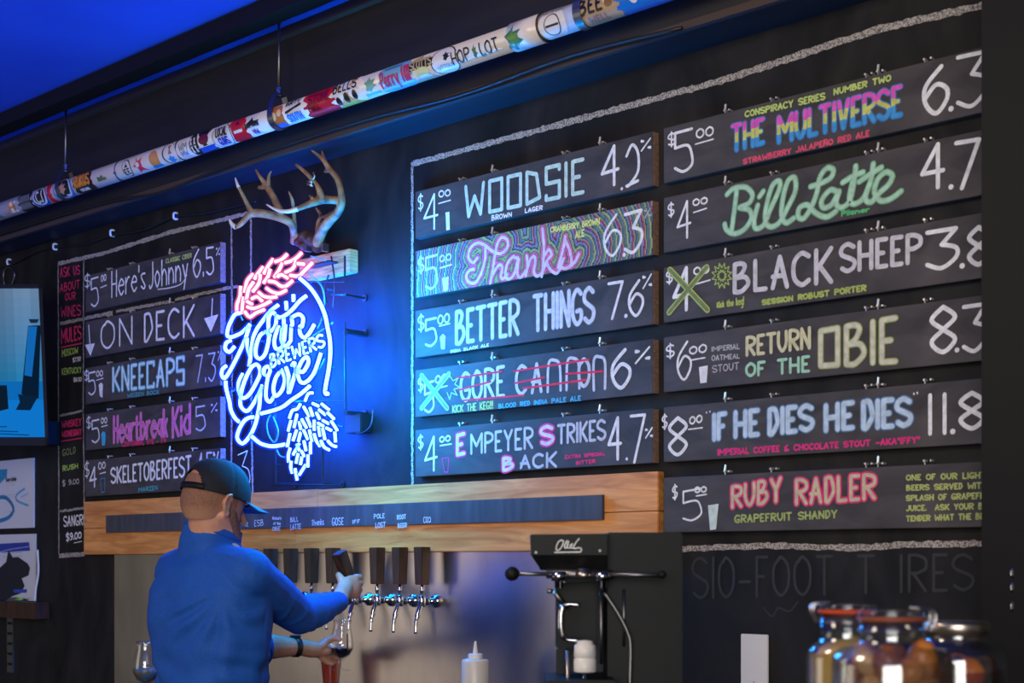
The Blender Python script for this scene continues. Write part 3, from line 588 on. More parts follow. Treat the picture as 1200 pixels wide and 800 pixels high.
b = menu_board('right', 3, 'black menu board reading RETURN OF THE OBIE in cream and mint')
nm = MB(); letter(nm, 'RETURN', (874, 394, 418, 950, 382, 409), TD, .0075, (.72, .68, .40)); letter(nm, 'OF THE', (874, 425, 442, 949, 416, 436), TD, .0065, (.40, .72, .50)); letter(nm, 'ÓBIE', (960, 386, 431, 1051, 370, 425), TD, .0105, (.72, .68, .52), (.40, .46, .14), .006)
sb = MB(); letter(sb, 'IMPERIAL', (834, 406, 412, 867, 402, 409), TD, .0026, (.5, .47, .48)); letter(sb, 'OATMEAL', (834, 416, 423, 867, 414, 420), TD, .0026, (.5, .47, .48)); letter(sb, 'STOUT', (835, 428, 437, 866, 424, 433), TD, .0026, (.5, .47, .48))
st = MB(); letter(st, '8', (1090, 360, 417, 1121, 355, 412), TD, .009); letter(st, '.', (1121, 408, 412, 1122, 408, 412), TD, .008); letter(st, '3', (1128, 358, 415, 1157, 354, 411), TD, .008)
gl = MB(); poly(gl, [(819, 430), (820.5, 449), (828, 448), (829.5, 428)], TD)
done(b, price_lettering=price('6', (781, 405, 420, 790, 402, 418), (794, 401, 448, 810, 398, 444), (808, 406, 416, 828, 402, 413), [(809, 422), (826, 419)]), name_lettering=nm, style_lettering=sb, strength_lettering=st, glass_symbol=gl)

b = menu_board('right', 4, 'black menu board reading IF HE DIES HE DIES in pale blue block letters')
nm = MB()
for s_, bx in (('IF', (837, 484, 517, 850, 482, 515)), ('HE', (860, 481, 514, 890, 478, 511)), ('DIES', (900, 478, 511, 953, 472, 505)), ('HE', (966, 473, 507, 1001, 469, 503)), ('DIES', (1010, 469, 504, 1068, 464, 500))): letter(nm, s_, bx, TD, .012, (.60, .72, .84), (.10, .26, .48), .006)
letter(nm, '"', (828, 482, 487, 832, 481, 486), TD, .003); letter(nm, '"', (1071, 460, 466, 1075, 459, 465), TD, .003)
sb = MB(); letter(sb, 'IMPERIAL COFFEE & CHOCOLATE STOUT -AKA"IFFY"', (841, 526, 534, 1078, 511, 519), TD, .0038, (.80, .03, .22))
st = MB(); letter(st, '1', (1090, 461, 510, 1090, 461, 510), TD, .008); letter(st, '1', (1107, 460, 509, 1107, 460, 509), TD, .008); letter(st, '.', (1116, 504, 507, 1117, 504, 507), TD, .009); letter(st, '8', (1124, 459, 505, 1154, 457, 503), TD, .009)
done(b, price_lettering=price('8', (776, 487, 503, 782, 485, 501), (783, 489, 536, 806, 486, 533), (808, 488, 498, 823, 485, 495), [(807, 503), (823, 501)], .008), name_lettering=nm, style_lettering=sb, strength_lettering=st)

b = menu_board('right', 5, 'black menu board reading RUBY RADLER in magenta letters, lowest on the right')
nm = MB(); letter(nm, 'RUBY', (857, 569, 596, 916, 558, 588), TD, .0075, (.66, .55, .34), (.82, .04, .20), .009); letter(nm, 'RADLER', (932, 561, 592, 1026, 554, 585), TD, .0075, (.66, .55, .34), (.82, .04, .20), .009)
sb = MB(); letter(sb, 'GRAPEFRUIT SHANDY', (861, 603, 613, 981, 597, 607), TD, .0038, (.42, .50, .14))
for i, t_ in enumerate(('ONE OF OUR LIGHTER', 'BEERS SERVED WITH A', 'SPLASH OF GRAPEFRUIT', 'JUICE.  ASK YOUR BEER', 'TENDER WHAT THE BLEND')): y = 556 + i * 12; letter(sb, t_, (1062, y, y + 7, 1168, y - 4, y + 4), TD, .003, (.50, .56, .16))
st = MB(); poly(st, [(829.5, 592), (832, 621), (839, 620), (842, 590)], TD, (.66, .76, .66))
done(b, price_lettering=price('5', (788, 570, 586, 794, 567, 583), (800, 575, 613, 822, 571, 608), (814, 570, 578, 828, 569, 577), [(816, 581), (828, 579)], .0045), name_lettering=nm, style_lettering=sb, glass_symbol=st)

# ------------------------------------------------------------------ pine backing, slate strip, steel splashback, counters
pa, pb = P(98, 600, .03).x, P(771, 600, .03).x
o = thing('backing_board', 'orange pine backing boards running along the wall above the beer taps', 'board', ((pa + pb) / 2, -.015, 1.487))
xm = P(372, 600, .03).x
MB().box((pa, -.030, 1.594), (xm - .001, -.001, 1.703), bev=.002).obj('plank', M['wood'], o)
MB().box((xm + .001, -.030, 1.594), (pb, -.001, 1.701), bev=.002).obj('plank', M['wood'], o)
xm = P(345, 630, .03).x
MB().box((pa, -.030, 1.487), (xm - .001, -.001, 1.592), bev=.002).obj('plank', M['wood'], o)
MB().box((xm + .001, -.030, 1.487), (pb, -.001, 1.592), bev=.002).obj('plank', M['wood'], o)
sa, sb_ = P(124, 600, .04).x, P(706, 600, .04).x
o = thing('tap_list_board', 'long narrow slate-black strip with small chalk beer names on the pine backing', 'sign', ((sa + sb_) / 2, -.036, 1.572))
MB().box((sa, -.041, 1.573), (sb_, -.0305, 1.643), bev=.001).obj('strip', M['strip'], o)
tl = MB(); d = .0414
for s, bx in [('at', (286, 610, 617, 291, 610, 617)), ('ESB', (298, 609, 617, 309, 608, 616)), ('Return', (319, 605, 609, 330, 604, 609)), ('of the', (320, 611, 615, 329, 611, 615)), ('OBIE', (319, 617, 622, 329, 616, 622)), ('BILL', (340, 606, 612, 350, 605, 611)), ('LATTE', (340, 614, 621, 353, 613, 620)),
              ('Thanks', (365, 609, 616, 380, 607, 615)), ('GOSE', (389, 606, 616, 403, 606, 615)), ('IFF', (413, 609, 614, 422, 608, 613)), ('POLE', (438, 602, 608, 451, 601, 607)), ('LOST', (440, 612, 619, 452, 611, 618)), ('ROOT', (465, 603, 609, 476, 602, 608)), ('BEER', (466, 613, 619, 477, 612, 618)), ('CO2', (496, 605, 613, 505, 605, 612))]:
    letter(tl, s, bx, d, .0024, (.62, .64, .66))
tl.obj('lettering', M['chalk'], o)
xa, xb = P(134, 700, .006).x, P(668, 700, .006).x
tag(MB().box((xa, -.006, .965), (xb, -.001, 1.486)).obj('splashback', M['steel']), 'brushed stainless steel splashback sheet behind the beer taps', 'splashback')
o = thing('back_counter', 'dark back counter under the taps, below the steel splashback', 'counter', ((xa + xb) / 2, -.2, 0))
MB().box((xa, -.34, .92), (-2.42, -.007, .96), bev=.004).obj('countertop', M['black'], o)
MB().box((xa + .02, -.31, 0), (-2.44, -.007, .919)).obj('cabinet_body', M['black'], o)
o = thing('side_counter', 'dark side counter carrying the black can seamer', 'counter', (-1.85, -.7, 0))
MB().box((-2.40, -1.04, .92), (-1.32, -.007, .96), bev=.004).obj('countertop', M['black'], o)
MB().box((-2.38, -1.02, 0), (-1.34, -.007, .919)).obj('cabinet_body', M['black'], o)
o = thing('bar_counter', 'front bar counter with the three pickling jars on it', 'counter', (-.6, -1.5, 0))
MB().box((-1.9, -1.82, 1.06), (.6, -1.1, 1.10), bev=.006).obj('countertop', M['darkwood'], o)
MB().box((-1.86, -1.78, 0), (.56, -1.14, 1.059)).obj('bar_front', M['black'], o)
xo = P(868, 760, .006).x, P(900, 760, .006).x
o = thing('outlet_plate', 'blank white wall plate on the black wall left of the jars', 'wall plate', ((xo[0] + xo[1]) / 2, -.004, P(884, 801, .006).z))
MB().box((xo[0], -.007, P(884, 803, .006).z), (xo[1], -.001, P(884, 743, .006).z), bev=.002).obj('plate', M['whiteplastic'], o)
MB().lathe([(.0025, 0), (.0025, .001)], ((xo[0] + xo[1]) / 2, -.0072, P(884, 799, .006).z), 10, axis=(0, -1, 0)).obj('screw', M['chrome'], o)

# ------------------------------------------------------------------ beer taps
def tap(px, tilt, label):
    x = P(px, 703, 0).x; zc = 1.333 + .0; zc = P(500, 704, 0.03).z
    o = thing('beer_tap', label, 'tap', (x, -.006, zc), 'beer taps on the steel splashback')
    MB().lathe([(.006, -.002), (.021, 0), (.0215, .004), (.018, .010), (.010, .014), (.009, .03)], (x, -.0065, zc), 24, axis=(0, -1, 0)).obj('flange', M['chrome'], o, True)
    MB().lathe([(.008, 0), (.008, .012), (.0125, .013), (.0125, .026), (.009, .028), (.009, .034)], (x, -.030, zc), 18, axis=(0, -1, 0)).obj('shank', M['chrome'], o, True)
    f = MB().lathe([(.010, -.017), (.0125, -.012), (.0125, .008), (.010, .016), (.006, .020)], (x, -.069, zc), 18)
    f.tube([(x, -.058, zc), (x, -.069, zc)], .010, 14); f.obj('faucet_body', M['chrome'], o, True)
    MB().tube(catmull([(x, -.072, zc - .006), (x, -.082, zc - .028), (x, -.091, zc - .052), (x, -.095, zc - .07), (x, -.097, zc - .100)], 4), [.0085] * 8 + [.0065] * 4 + [.0055] * 4 + [.0055], 12).obj('spout', M['chrome'], o, True)
    b0 = Vector((x, -.069, zc + .012)); dr = Vector((0, -math.sin(tilt), math.cos(tilt)))
    MB().lathe([(.0055, 0), (.0045, .012), (.007, .016), (.007, .03), (.0045, .034), (.0045, .042)], b0, 12, axis=dr).obj('handle_stem', M['chrome'], o, True)
    hh = MB(); R = Matrix.Rotation(tilt, 3, 'X') ; c = b0 + dr * (.040 + .059)
    bm = bmesh.new(); bmesh.ops.create_cube(bm, size=1)
    for v in bm.verts:
        k = .0165 if v.co.z < 0 else .0195
        v.co = Vector((v.co.x * 2 * k, v.co.y * 2 * k, v.co.z * .118))
    bmesh.ops.bevel(bm, geom=bm.edges[:], offset=.002, segments=2, affect='EDGES'); bm.verts.index_update()
    hh.add([c + R @ v.co for v in bm.verts], [[v.index for v in f_.verts] for f_ in bm.faces]); bm.free()
    h = hh.obj('handle', M['darkwood'], o); h['label'] = 'dark wooden block tap handle'
    return o
lab = {312: "chrome tap with dark handle farthest left, mostly hidden behind the man's shoulder", 335.5: "chrome tap with dark wooden handle, second from the left beside the man's shoulder", 359: "chrome tap with dark wooden handle above the man's upper sleeve, third from the left", 383.5: "chrome tap with dark wooden handle above the man's forearm, second left of the gripped one",
       408.5: "chrome tap with dark wooden handle directly left of the gripped one", 434.5: 'chrome tap pulled open, its tilted dark handle gripped by the man',
       460.5: "chrome tap with upright dark handle, first right of the man's hand", 487: "chrome tap with upright dark handle, second right of the man's hand", 513: "rightmost chrome tap with upright dark handle"}
for px, lb in lab.items(): tap(px, .45 if px == 434.5 else 0.0, lb)

# ------------------------------------------------------------------ stickered pipe under the ceiling
PY, PZ, PR = -.27, 2.893, .034
def pipe_s(px): dx, dy = Y2(px); return dx * (D + PY) / dy
o = thing('sticker_pipe', 'long white pipe covered in brewery stickers, hung under the ceiling', 'pipe', (-3.5, PY, PZ))
MB().tube([(pipe_s(-60), PY, PZ), (pipe_s(604), PY, PZ)], PR, 40).obj('pipe_body', M['pipe'], o, True)
MB().tube([(pipe_s(604), PY, PZ), (pipe_s(640), PY, PZ)], PR + .0045, 40).obj('coupling', M['pipe'], o, True)
MB().tube([(pipe_s(640), PY, PZ), (pipe_s(930), PY, PZ)], PR + .001, 40).obj('pipe_body', M['pipe'], o, True)
MB().tube([(pipe_s(640) - .004, PY, PZ), (pipe_s(640), PY, PZ)], PR + .006, 40).obj('coupling_rim', M['edge'], o, True)
def pfn(px, r=0):
    s0 = pipe_s(px)
    def f(u, v, off):
        a = math.radians(-(26.5)) + v / PR; q = PR + .0012 + r + off
        return Vector((s0 + u, PY - math.cos(a) * q, PZ + math.sin(a) * q))
    return f
PIPE = o
def sticker(px, w_, h, col, shape='rect', marks=(), texts=(), label=None, r=.0):
    """w_, h in metres on the pipe; marks: (shape, u, v, w, h, colour); texts: (string, u0, v0, u1, v1, colour, width)"""
    f0 = pfn(px, r); f = lambda u, v, off: f0(u * 1.12, v * 1.12, off); mb = MB()
    def patch(sh, u, v, w2, h2, c, off):
        mb.cc = c
        if sh == 'rect': out = [(-1, -1), (1, -1), (1, 1), (-1, 1)]
        elif sh == 'round': out = [(math.copysign(abs(math.cos(a)) ** .45, math.cos(a)), math.copysign(abs(math.sin(a)) ** .45, math.sin(a))) for a in [2 * PI * i / 28 for i in range(28)]]
        elif sh == 'disc': out = [(math.cos(2 * PI * i / 28), math.sin(2 * PI * i / 28)) for i in range(28)]
        elif sh == 'tri': out = [(-1, -1), (1, -1), (0, 1)]
        else: out = sh
        # fan of strips so that the patch follows the pipe
        n = len(out); k = 7; vs = []
        for t in range(k + 1):
            for a, b in out: vs.append(f(u + a * w2 / 2 * t / k, v + b * h2 / 2 * t / k, off))
        fs = [(t * n + i, t * n + (i + 1) % n, (t + 1) * n + (i + 1) % n, (t + 1) * n + i) for t in range(k) for i in range(n)]
        mb.add(vs, fs)
    patch(shape, 0, 0, w_, h, col, 0)
    for i, m in enumerate(marks): patch(*m, .0004 + .0003 * i)
    for s_, u0, v0, u1, v1, c, wd in texts:
        L = [[(u0 + (u1 - u0) * a, v0 + (v1 - v0) * b) for a, b in l] for l in text_lines(s_)]
        D2 = []
        for l in L:
            q = []
            for a, b in zip(l, l[1:]): k = max(1, int(abs(b[1] - a[1]) / .006)); q += [(a[0] + (b[0] - a[0]) * j / k, a[1] + (b[1] - a[1]) * j / k) for j in range(k)]
            D2.append(q + [l[-1]])
        ribbon(mb, D2, wd, f, .0022, c)
    s = mb.obj('sticker', M['print'], PIPE)
    if label: s['label'] = label
M['print'] = mat('sticker_print', (255, 255, 255), .32)
_at = N(M['print'], 'ShaderNodeAttribute', attribute_name='Col'); M['print'].node_tree.links.new(_at.outputs['Color'], M['print'].node_tree.nodes['Principled BSDF'].inputs['Base Color'])
K = (.012, .012, .014); W1 = (.72, .68, .64); RD = (.55, .01, .02); BLU = (.01, .08, .42); OR = (.70, .24, .03); GR2 = (.05, .16, .06)
LEAF = [(-.1, -1), (.35, -.5), (.9, -.3), (.45, 0), (.8, .5), (.2, .45), (0, 1), (-.35, .5), (-.8, .3), (-.5, -.1), (-.7, -.6)]
sticker(4, .07, .05, (.08, .16, .14), 'rect', [('rect', 0, .01, .04, .02, K)], (), 'green and black sticker at the left end')
sticker(22, .055, .04, W1, 'rect', [], [('H', -.016, -.014, .016, .018, OR, .008)], 'white sticker with an orange emblem')
sticker(38, .10, .085, K, 'round', [], [('IIIIIII', -.032, .006, .032, .026, (.45, .45, .45), .003), ('IIIIIII', -.032, -.02, .032, .0, (.45, .45, .45), .003)], 'black sticker with pale upright lettering')
sticker(55, .10, .075, BLU, 'disc', [('disc', 0, .004, .085, .064, W1), ('disc', 0, .006, .07, .054, K)], [('CJ', -.018, -.014, .018, .022, W1, .006)], 'round blue, white and black sticker')
sticker(66, .03, .09, RD, 'round', (), (), 'narrow red sticker')
sticker(82, .12, .088, (.05, .18, .5), 'disc', [('disc', 0, .004, .10, .074, W1), ('disc', 0, .006, .088, .064, K), (LEAF, 0, .008, .055, .042, (.5, .25, .16)), ('rect', .02, -.02, .03, .006, W1)], (), 'round sticker with a brown figure on black')
sticker(105, .12, .082, (.16, .04, .04), 'round', [('round', 0, 0, .112, .074, K)], [('RUKUS', -.044, -.004, .044, .028, OR, .008), ('BREWING', -.025, -.024, .025, -.014, W1, .0028)], 'black sticker with fiery orange lettering')
sticker(127, .05, .02, GR2, [(-1, -1), (1, -1), (1, -.2), (.4, 0), (.2, .9), (-.3, .2), (-1, .6)], [('rect', .012, -.004, .02, .006, (.28, .14, .06))], (), 'small green landscape sticker')
sticker(143, .03, .074, (.02, .07, .14), [(-.9, -1), (.2, -1), (.5, 0), (1, 1), (.3, 1), (-.6, 0)], (), (), 'dark curved stripe sticker')
sticker(157, .05, .06, K, 'disc', [('disc', 0, 0, .043, .052, W1), ('tri', 0, .014, .02, .018, K)], [('EE', -.014, -.016, .014, 0, K, .004)], 'small round black and white sticker')
sticker(171, .06, .055, (.62, .02, .06), [(-1, 0), (-.5, -1), (.2, -.7), (1, -1), (.5, 0), (.8, .8), (0, .4), (-.4, 1), (-.6, .2)], [('disc', -.006, .002, .02, .016, W1)], (), 'red rooster-shaped sticker')
sticker(189, .05, .06, OR, 'disc', [('disc', 0, .004, .036, .036, (.62, .30, .12)), ('rect', 0, -.024, .05, .012, (.02, .2, .5))], (), 'round orange sticker with blue foot')
sticker(207, .075, .078, K, 'disc', [('disc', .004, 0, .068, .07, W1), ('rect', .006, .014, .02, .026, (.32, .16, .10)), (LEAF, .004, -.016, .046, .03, (.03, .25, .6))], (), 'round sticker with a small figure in blue')
sticker(215, .012, .10, K, 'rect', (), (), 'thin black edge strip')
sticker(224, .06, .06, W1, 'rect', [], [('WM', -.02, .0, .02, .018, (.2, .2, .2), .003), ('MW', -.016, -.018, .016, -.004, (.1, .2, .5), .003)], 'white sticker with a grey line drawing')
sticker(236, .045, .086, K, 'disc', [], [('X X', -.012, -.018, .012, .0, W1, .004), ('X X', -.012, .006, .012, .022, W1, .004)], 'black checkered sticker')
sticker(248, .085, .09, K, 'rect', [('rect', 0, -.022, .085, .022, BLU), ('disc', 0, .01, .05, .03, (.14, .01, .02)), ('rect', 0, -.010, .075, .002, W1)], (), 'black sticker with a dark red emblem')
sticker(269, .10, .092, W1, 'disc', [('disc', 0, 0, .094, .086, K), ('disc', 0, 0, .088, .08, W1)], [('LOCAL', -.026, .004, .026, .026, K, .005), ('GUNS', -.02, -.024, .024, -.002, (.02, .04, .3), .005)], 'round white sticker with black lettering')
sticker(288, .085, .085, RD, 'round', [('tri', 0, .028, .02, .02, K), ('rect', 0, 0, .04, .008, W1)], (), 'bright red sticker')
sticker(305, .08, .07, W1, 'rect', [([(-1, -1), (1, -1), (.8, -.4), (0, 1), (-.6, 0)], 0, .014, .06, .024, K), ('rect', 0, 0, .05, .006, W1)], [('DARK HORSE', -.032, .0, .032, .012, K, .003), ('VW', -.006, -.024, .016, -.01, (.1, .05, .3), .004)], 'white sticker with a black peak drawing')
sticker(333, .062, .072, (.50, .14, .03), 'round', [('disc', -.012, .006, .024, .024, (.74, .55, .3)), ('disc', .014, .012, .02, .02, (.74, .55, .3)), ('rect', 0, -.026, .05, .018, (.03, .12, .4))], (), 'orange sticker with two pale discs')
sticker(353, .085, .07, W1, 'rect', [([(-1, -1), (1, .2), (1, 1), (-1, -.3)], 0, .012, .07, .02, K)], [('DIRTY', -.03, .022, .03, .032, K, .003), ('SOUTH', -.028, -.022, .03, -.002, (.03, .2, .55), .006)], 'white sticker with a black swoosh')
sticker(383, .135, .094, RD, 'round', [], [('STONE', -.04, .006, .044, .028, (.2, 0, .01), .006), ('MILL', -.046, -.012, -.002, .006, (.2, 0, .01), .005)], 'large red sticker with dark lettering')
sticker(414, .118, .088, (.62, .34, .06), 'rect', [('rect', 0, .024, .118, .038, W1), ('disc', -.034, -.012, .02, .026, K), ('disc', 0, -.008, .02, .03, K), ('disc', .034, -.006, .018, .026, K)], [('BELLS', -.046, .012, .046, .036, K, .004)], 'white and orange sticker reading BELLS')
sticker(443, .085, .07, W1, 'rect', [(LEAF, 0, .006, .056, .04, (.18, .34, .22)), ('rect', 0, -.02, .06, .008, (.08, .34, .4))], (), 'pale sticker with a green drawing')
sticker(472, .13, .088, (.18, .40, .60), 'round', [('rect', -.005, .03, .07, .006, (.02, .2, .3))], [('Perry Hill', -.054, -.014, .054, .022, (.45, .03, .10), .0055)], 'light blue sticker with red script')
sticker(503, .098, .085, (.42, .32, .18), [(-1, -.9), (.9, -1), (1, .2), (.6, .5), (0, 1), (-.6, .7), (-.9, .4)], [('rect', 0, .012, .09, .018, K), ('disc', 0, -.006, .05, .024, (.66, .55, .22))], [('SLOTTS', -.038, .005, .038, .024, (.5, .38, .2), .004)], 'tan and black badge sticker')
sticker(530, .098, .082, K, 'disc', [('disc', 0, 0, .090, .074, W1), (LEAF, .008, .012, .03, .022, K)], [('UTTOLE', -.026, -.014, .026, -.006, (.2, .3, .5), .002)], 'white arch sticker with a dark outline')
sticker(565, .175, .03, W1, 'rect', [(LEAF, 0, 0, .020, .036, GR2)], [('HOP', -.078, -.014, -.018, .014, K, .004), ('LOT', .020, -.014, .078, .014, K, .004)], 'white label reading HOP LOT with a green hop')
sticker(611, .066, .06, GR2, LEAF, [(LEAF, 0, 0, .045, .04, (.10, .24, .05))], (), 'green hop leaf sticker', .004)
sticker(656, .085, .08, W1, 'disc', [('disc', 0, 0, .05, .052, K), ('disc', 0, 0, .044, .046, W1), ('rect', 0, 0, .04, .005, K)], [('NORTHPEAK', -.03, .028, .03, .036, (.25, .25, .25), .0025)], 'round white emblem sticker with an inner ring', .001)
sticker(709, .135, .088, (.20, .11, .06), 'round', [('round', 0, 0, .128, .08, (.46, .30, .16)), ('disc', .034, .01, .024, .022, (.22, .10, .03))], [('BEE', -.05, .0, .014, .028, K, .006), ('WELL', -.03, -.024, .026, -.01, (.25, .14, .08), .004)], 'brown badge sticker reading BEE', .001)
sticker(756, .215, .096, (.01, .14, .52), 'round', [('disc', -.085, .018, .026, .026, W1)], [('Oase', -.02, -.006, .08, .034, W1, .009)], 'long bright blue sticker with white script', .001)

def hanger(px, label):
    x = pipe_s(px); o = thing('pipe_hanger', label, 'hanger', (x, PY, PZ), 'clevis hangers holding the pipe')
    MB().tube([(x, PY, 3.224), (x, PY, PZ + .085)], .0048, 10).obj('threaded_rod', M['dullsteel'], o, True)
    MB().lathe([(.008, 0), (.014, .004), (.014, .010)], (x, PY, 3.213), 14).obj('ceiling_flange', M['dullsteel'], o)
    MB().lathe([(.010, 0), (.010, .009), (.006, .012), (.006, .02), (.009, .022), (.009, .03)], (x, PY, PZ + .066), 6).obj('nut', M['chrome'], o)
    cl = MB(); w2 = .013; pr = PR + .006; pts = [(0, .072), (-.018, .068)] + [(-pr * math.cos(a), -pr * math.sin(a)) for a in [PI * i / 14 - .25 for i in range(0, 15)]]
    pts = [(-.001, .074), (-.02, .072), (-pr * .96, .02)] + [(-pr * math.cos(PI * i / 14), -pr * math.sin(PI * i / 14)) for i in range(15)] + [(pr * .96, .02), (.02, .072), (.001, .074)]
    vs = []
    for a, b in pts:
        for e in (-w2, w2): vs.append((x + e, PY + a, PZ + b))
    n = len(pts); inner = []
    for a, b in pts:
        for e in (-w2, w2): q = 1 - .0025 / max(.02, math.hypot(a, b)); inner.append((x + e, PY + a * q, PZ + b * q))
    cl.add(vs + inner, [(2 * i, 2 * i + 1, 2 * i + 3, 2 * i + 2) for i in range(n - 1)] + [(2 * n + 2 * i, 2 * n + 2 * i + 2, 2 * n + 2 * i + 3, 2 * n + 2 * i + 1) for i in range(n - 1)] + [(2 * i, 2 * i + 2, 2 * n + 2 * i + 2, 2 * n + 2 * i) for i in range(n - 1)] + [(2 * i + 1, 2 * n + 2 * i + 1, 2 * n + 2 * i + 3, 2 * i + 3) for i in range(n - 1)])
    cl.obj('clevis', M['dullsteel'], o)
hanger(77, 'steel clevis hanger and rod at the left end of the stickered pipe'); hanger(327, 'steel clevis hanger and rod holding the middle of the pipe'); hanger(686, 'steel clevis hanger at the top edge holding the right of the pipe')

# cable with white clips along the wall under the soffit
cp = [P(-40, 322, .012), P(10, 311, .012), P(38, 297, .012), P(64, 290, .012), P(100, 286, .012), P(131, 276, .012), P(170, 269, .012), P(205, 254, .012), P(240, 250, .012), P(275, 242, .012), P(300, 236, .012)]
tag(MB().tube(catmull([tuple(p) for p in cp], 5), .0035, 8).obj('cable', M['wire'], smooth=True), 'black cable tacked along the wall above the left menu boards', 'cable')
for px, py, lb in ((10, 307, 'white cable clip above the television'), (64, 289, 'white cable clip above the corner of the left chalk frame'), (131, 273, 'white cable clip above the left stack of menu boards, middle of the row'), (205, 253, "white cable clip nearest the antlers")):
    p = P(px, py, .012); tag(MB().tube(catmull([(p.x + .004, -.002, p.z + .011), (p.x, -.016, p.z + .011), (p.x, -.019, p.z), (p.x, -.016, p.z - .011), (p.x + .004, -.002, p.z - .011)], 3), .0042, 8).obj('cable_clip', M['whiteplastic'], smooth=True), lb, 'clip', 'white clips holding the cable')
p = [P(a, b, .012) for a, b in ((5, 333), (4, 322), (7, 314), (13, 314), (17, 320), (15, 330), (11, 337))]
tag(MB().tube(catmull([tuple(q) for q in p], 4), .003, 8).obj('cable_loop', M['dullsteel'], smooth=True), 'grey cable loop hanging above the television', 'cable')
tag(MB().tube(catmull([(pipe_s(-30), -.2, 2.835), (pipe_s(100), -.195, 2.83), (pipe_s(170), -.2, 2.80), (pipe_s(260), -.2, 2.825), (pipe_s(400), -.195, 2.833), (pipe_s(520), -.2, 2.815), (pipe_s(650), -.2, 2.828), (pipe_s(780), -.2, 2.81)], 6), .005, 8).obj('soffit_cable', M['wire'], smooth=True), 'black cable sagging under the edge of the soffit behind the pipe', 'cable')

# ------------------------------------------------------------------ antler mount
o = thing('antler_mount', 'deer antlers on a pale wood block above the neon sign', 'antlers', P(352, 300, .03))
a0, a1 = P(352, 300, .035), P(411, 300, .035)
MB().box((a0.x, -.042, P(400, 320, .04).z), (a1.x, -.001, P(400, 293, .04).z), bev=.003).obj('wood_block', M['block'], o)
fm = MB(); c4 = crop(260, 170, 6.154)
def A(x, y, d): px, py = c4([(x, y)])[0]; return P(px, py, d)
for x, y, r in ((560, 690, .026), (610, 665, .030), (660, 680, .030), (700, 700, .026), (600, 720, .026), (690, 740, .022)): fm.ell(A(x, y, .07), (r, r * .9, r * .8), n=16, m=10)
link_mesh('fur_scalp', remesh(fm, .004, 4), M['fur'], o, True)
for x in (615, 735): MB().box(A(x - 22, 765, .085), A(x + 22, 715, .06) + Vector((.01, 0, 0))).obj('clamp', M['tin'], o)
def beam(paths):
    mb = MB()
    for p in paths:
        pts = catmull([tuple(A(x, y, d)) + (r,) for x, y, d, r in p], 5); mb.chain([((q[0], q[1], q[2]), q[3]) for q in pts], 10)
    return remesh(mb, .0028, 3)
lf = beam([[(520, 690, .08, .013), (515, 620, .10, .0125), (500, 570, .13, .013), (440, 530, .16, .0145), (330, 500, .20, .014), (240, 490, .23, .014), (190, 510, .25, .011), (140, 565, .27, .009), (100, 590, .28, .008)],
           [(215, 490, .24, .011), (180, 420, .25, .008), (150, 360, .26, .007), (118, 300, .27, .0055)],
           [(420, 480, .17, .015), (375, 380, .17, .012), (320, 290, .17, .011), (280, 235, .18, .007), (245, 178, .18, .004)], [(315, 300, .17, .009), (270, 305, .17, .007)], [(335, 280, .17, .008), (338, 225, .17, .006), (356, 188, .17, .003)],
           [(528, 640, .09, .009), (520, 500, .10, .007), (508, 400, .12, .0065), (482, 335, .13, .003)], [(520, 690, .08, .015), (535, 655, .085, .014)]])
link_mesh('left_antler', lf, M['antler'], o, True)
MB().tube(catmull([tuple(A(100, 590, .28)), tuple(A(72, 570, .285)), tuple(A(52, 532, .29))], 4), [.0085, .008, .0075, .007, .0068, .0062, .005, .004, .002], 12).obj('antler_tip', M['antlertip'], o, True)
MB().tube(catmull([tuple(A(120, 305, .27)), tuple(A(105, 265, .27)), tuple(A(96, 235, .27))], 4), [.0058, .0055, .005, .0048, .004, .0035, .003, .0025, .0015], 12).obj('antler_tip', M['antlertip'], o, True)
rt = beam([[(690, 700, .08, .019), (725, 610, .10, .018), (775, 545, .12, .017), (830, 490, .14, .0145), (860, 430, .16, .0135), (862, 350, .17, .012), (835, 250, .18, .010), (780, 175, .19, .009), (720, 95, .20, .007), (650, 40, .21, .004)],
           [(760, 160, .19, .008), (740, 100, .19, .006), (720, 42, .19, .003)], [(780, 180, .185, .008), (745, 188, .185, .006)],
           [(860, 400, .16, .013), (780, 395, .19, .013), (710, 395, .22, .0145), (620, 430, .26, .0105), (540, 462, .29, .008)],
           [(720, 390, .22, .014), (700, 320, .23, .010), (670, 265, .24, .006), (640, 235, .25, .007), (595, 190, .255, .0065), (535, 142, .26, .005)], [(650, 380, .25, .006), (628, 362, .25, .003)],
           [(690, 660, .09, .010), (695, 560, .10, .008), (715, 510, .105, .007), (680, 455, .11, .004)], [(800, 490, .13, .008), (745, 515, .115, .006), (712, 515, .105, .006)]])
link_mesh('right_antler', rt, M['antler'], o, True)
MB().tube(catmull([tuple(A(545, 461, .29)), tuple(A(470, 478, .31)), tuple(A(390, 465, .32)), tuple(A(322, 428, .33))], 4), [.0082 - i * .0005 for i in range(13)], 12).obj('antler_tip', M['antlertip'], o, True)
MB().tube(catmull([tuple(A(655, 245, .25)), tuple(A(668, 225, .25)), tuple(A(660, 198, .25))], 4), .0035, 8).tube([A(615, 275, .245), A(655, 290, .24)], .005, 8).tube([A(620, 262, .245), A(655, 268, .24)], .005, 8).obj('wire_clip', M['tin'], o, True)

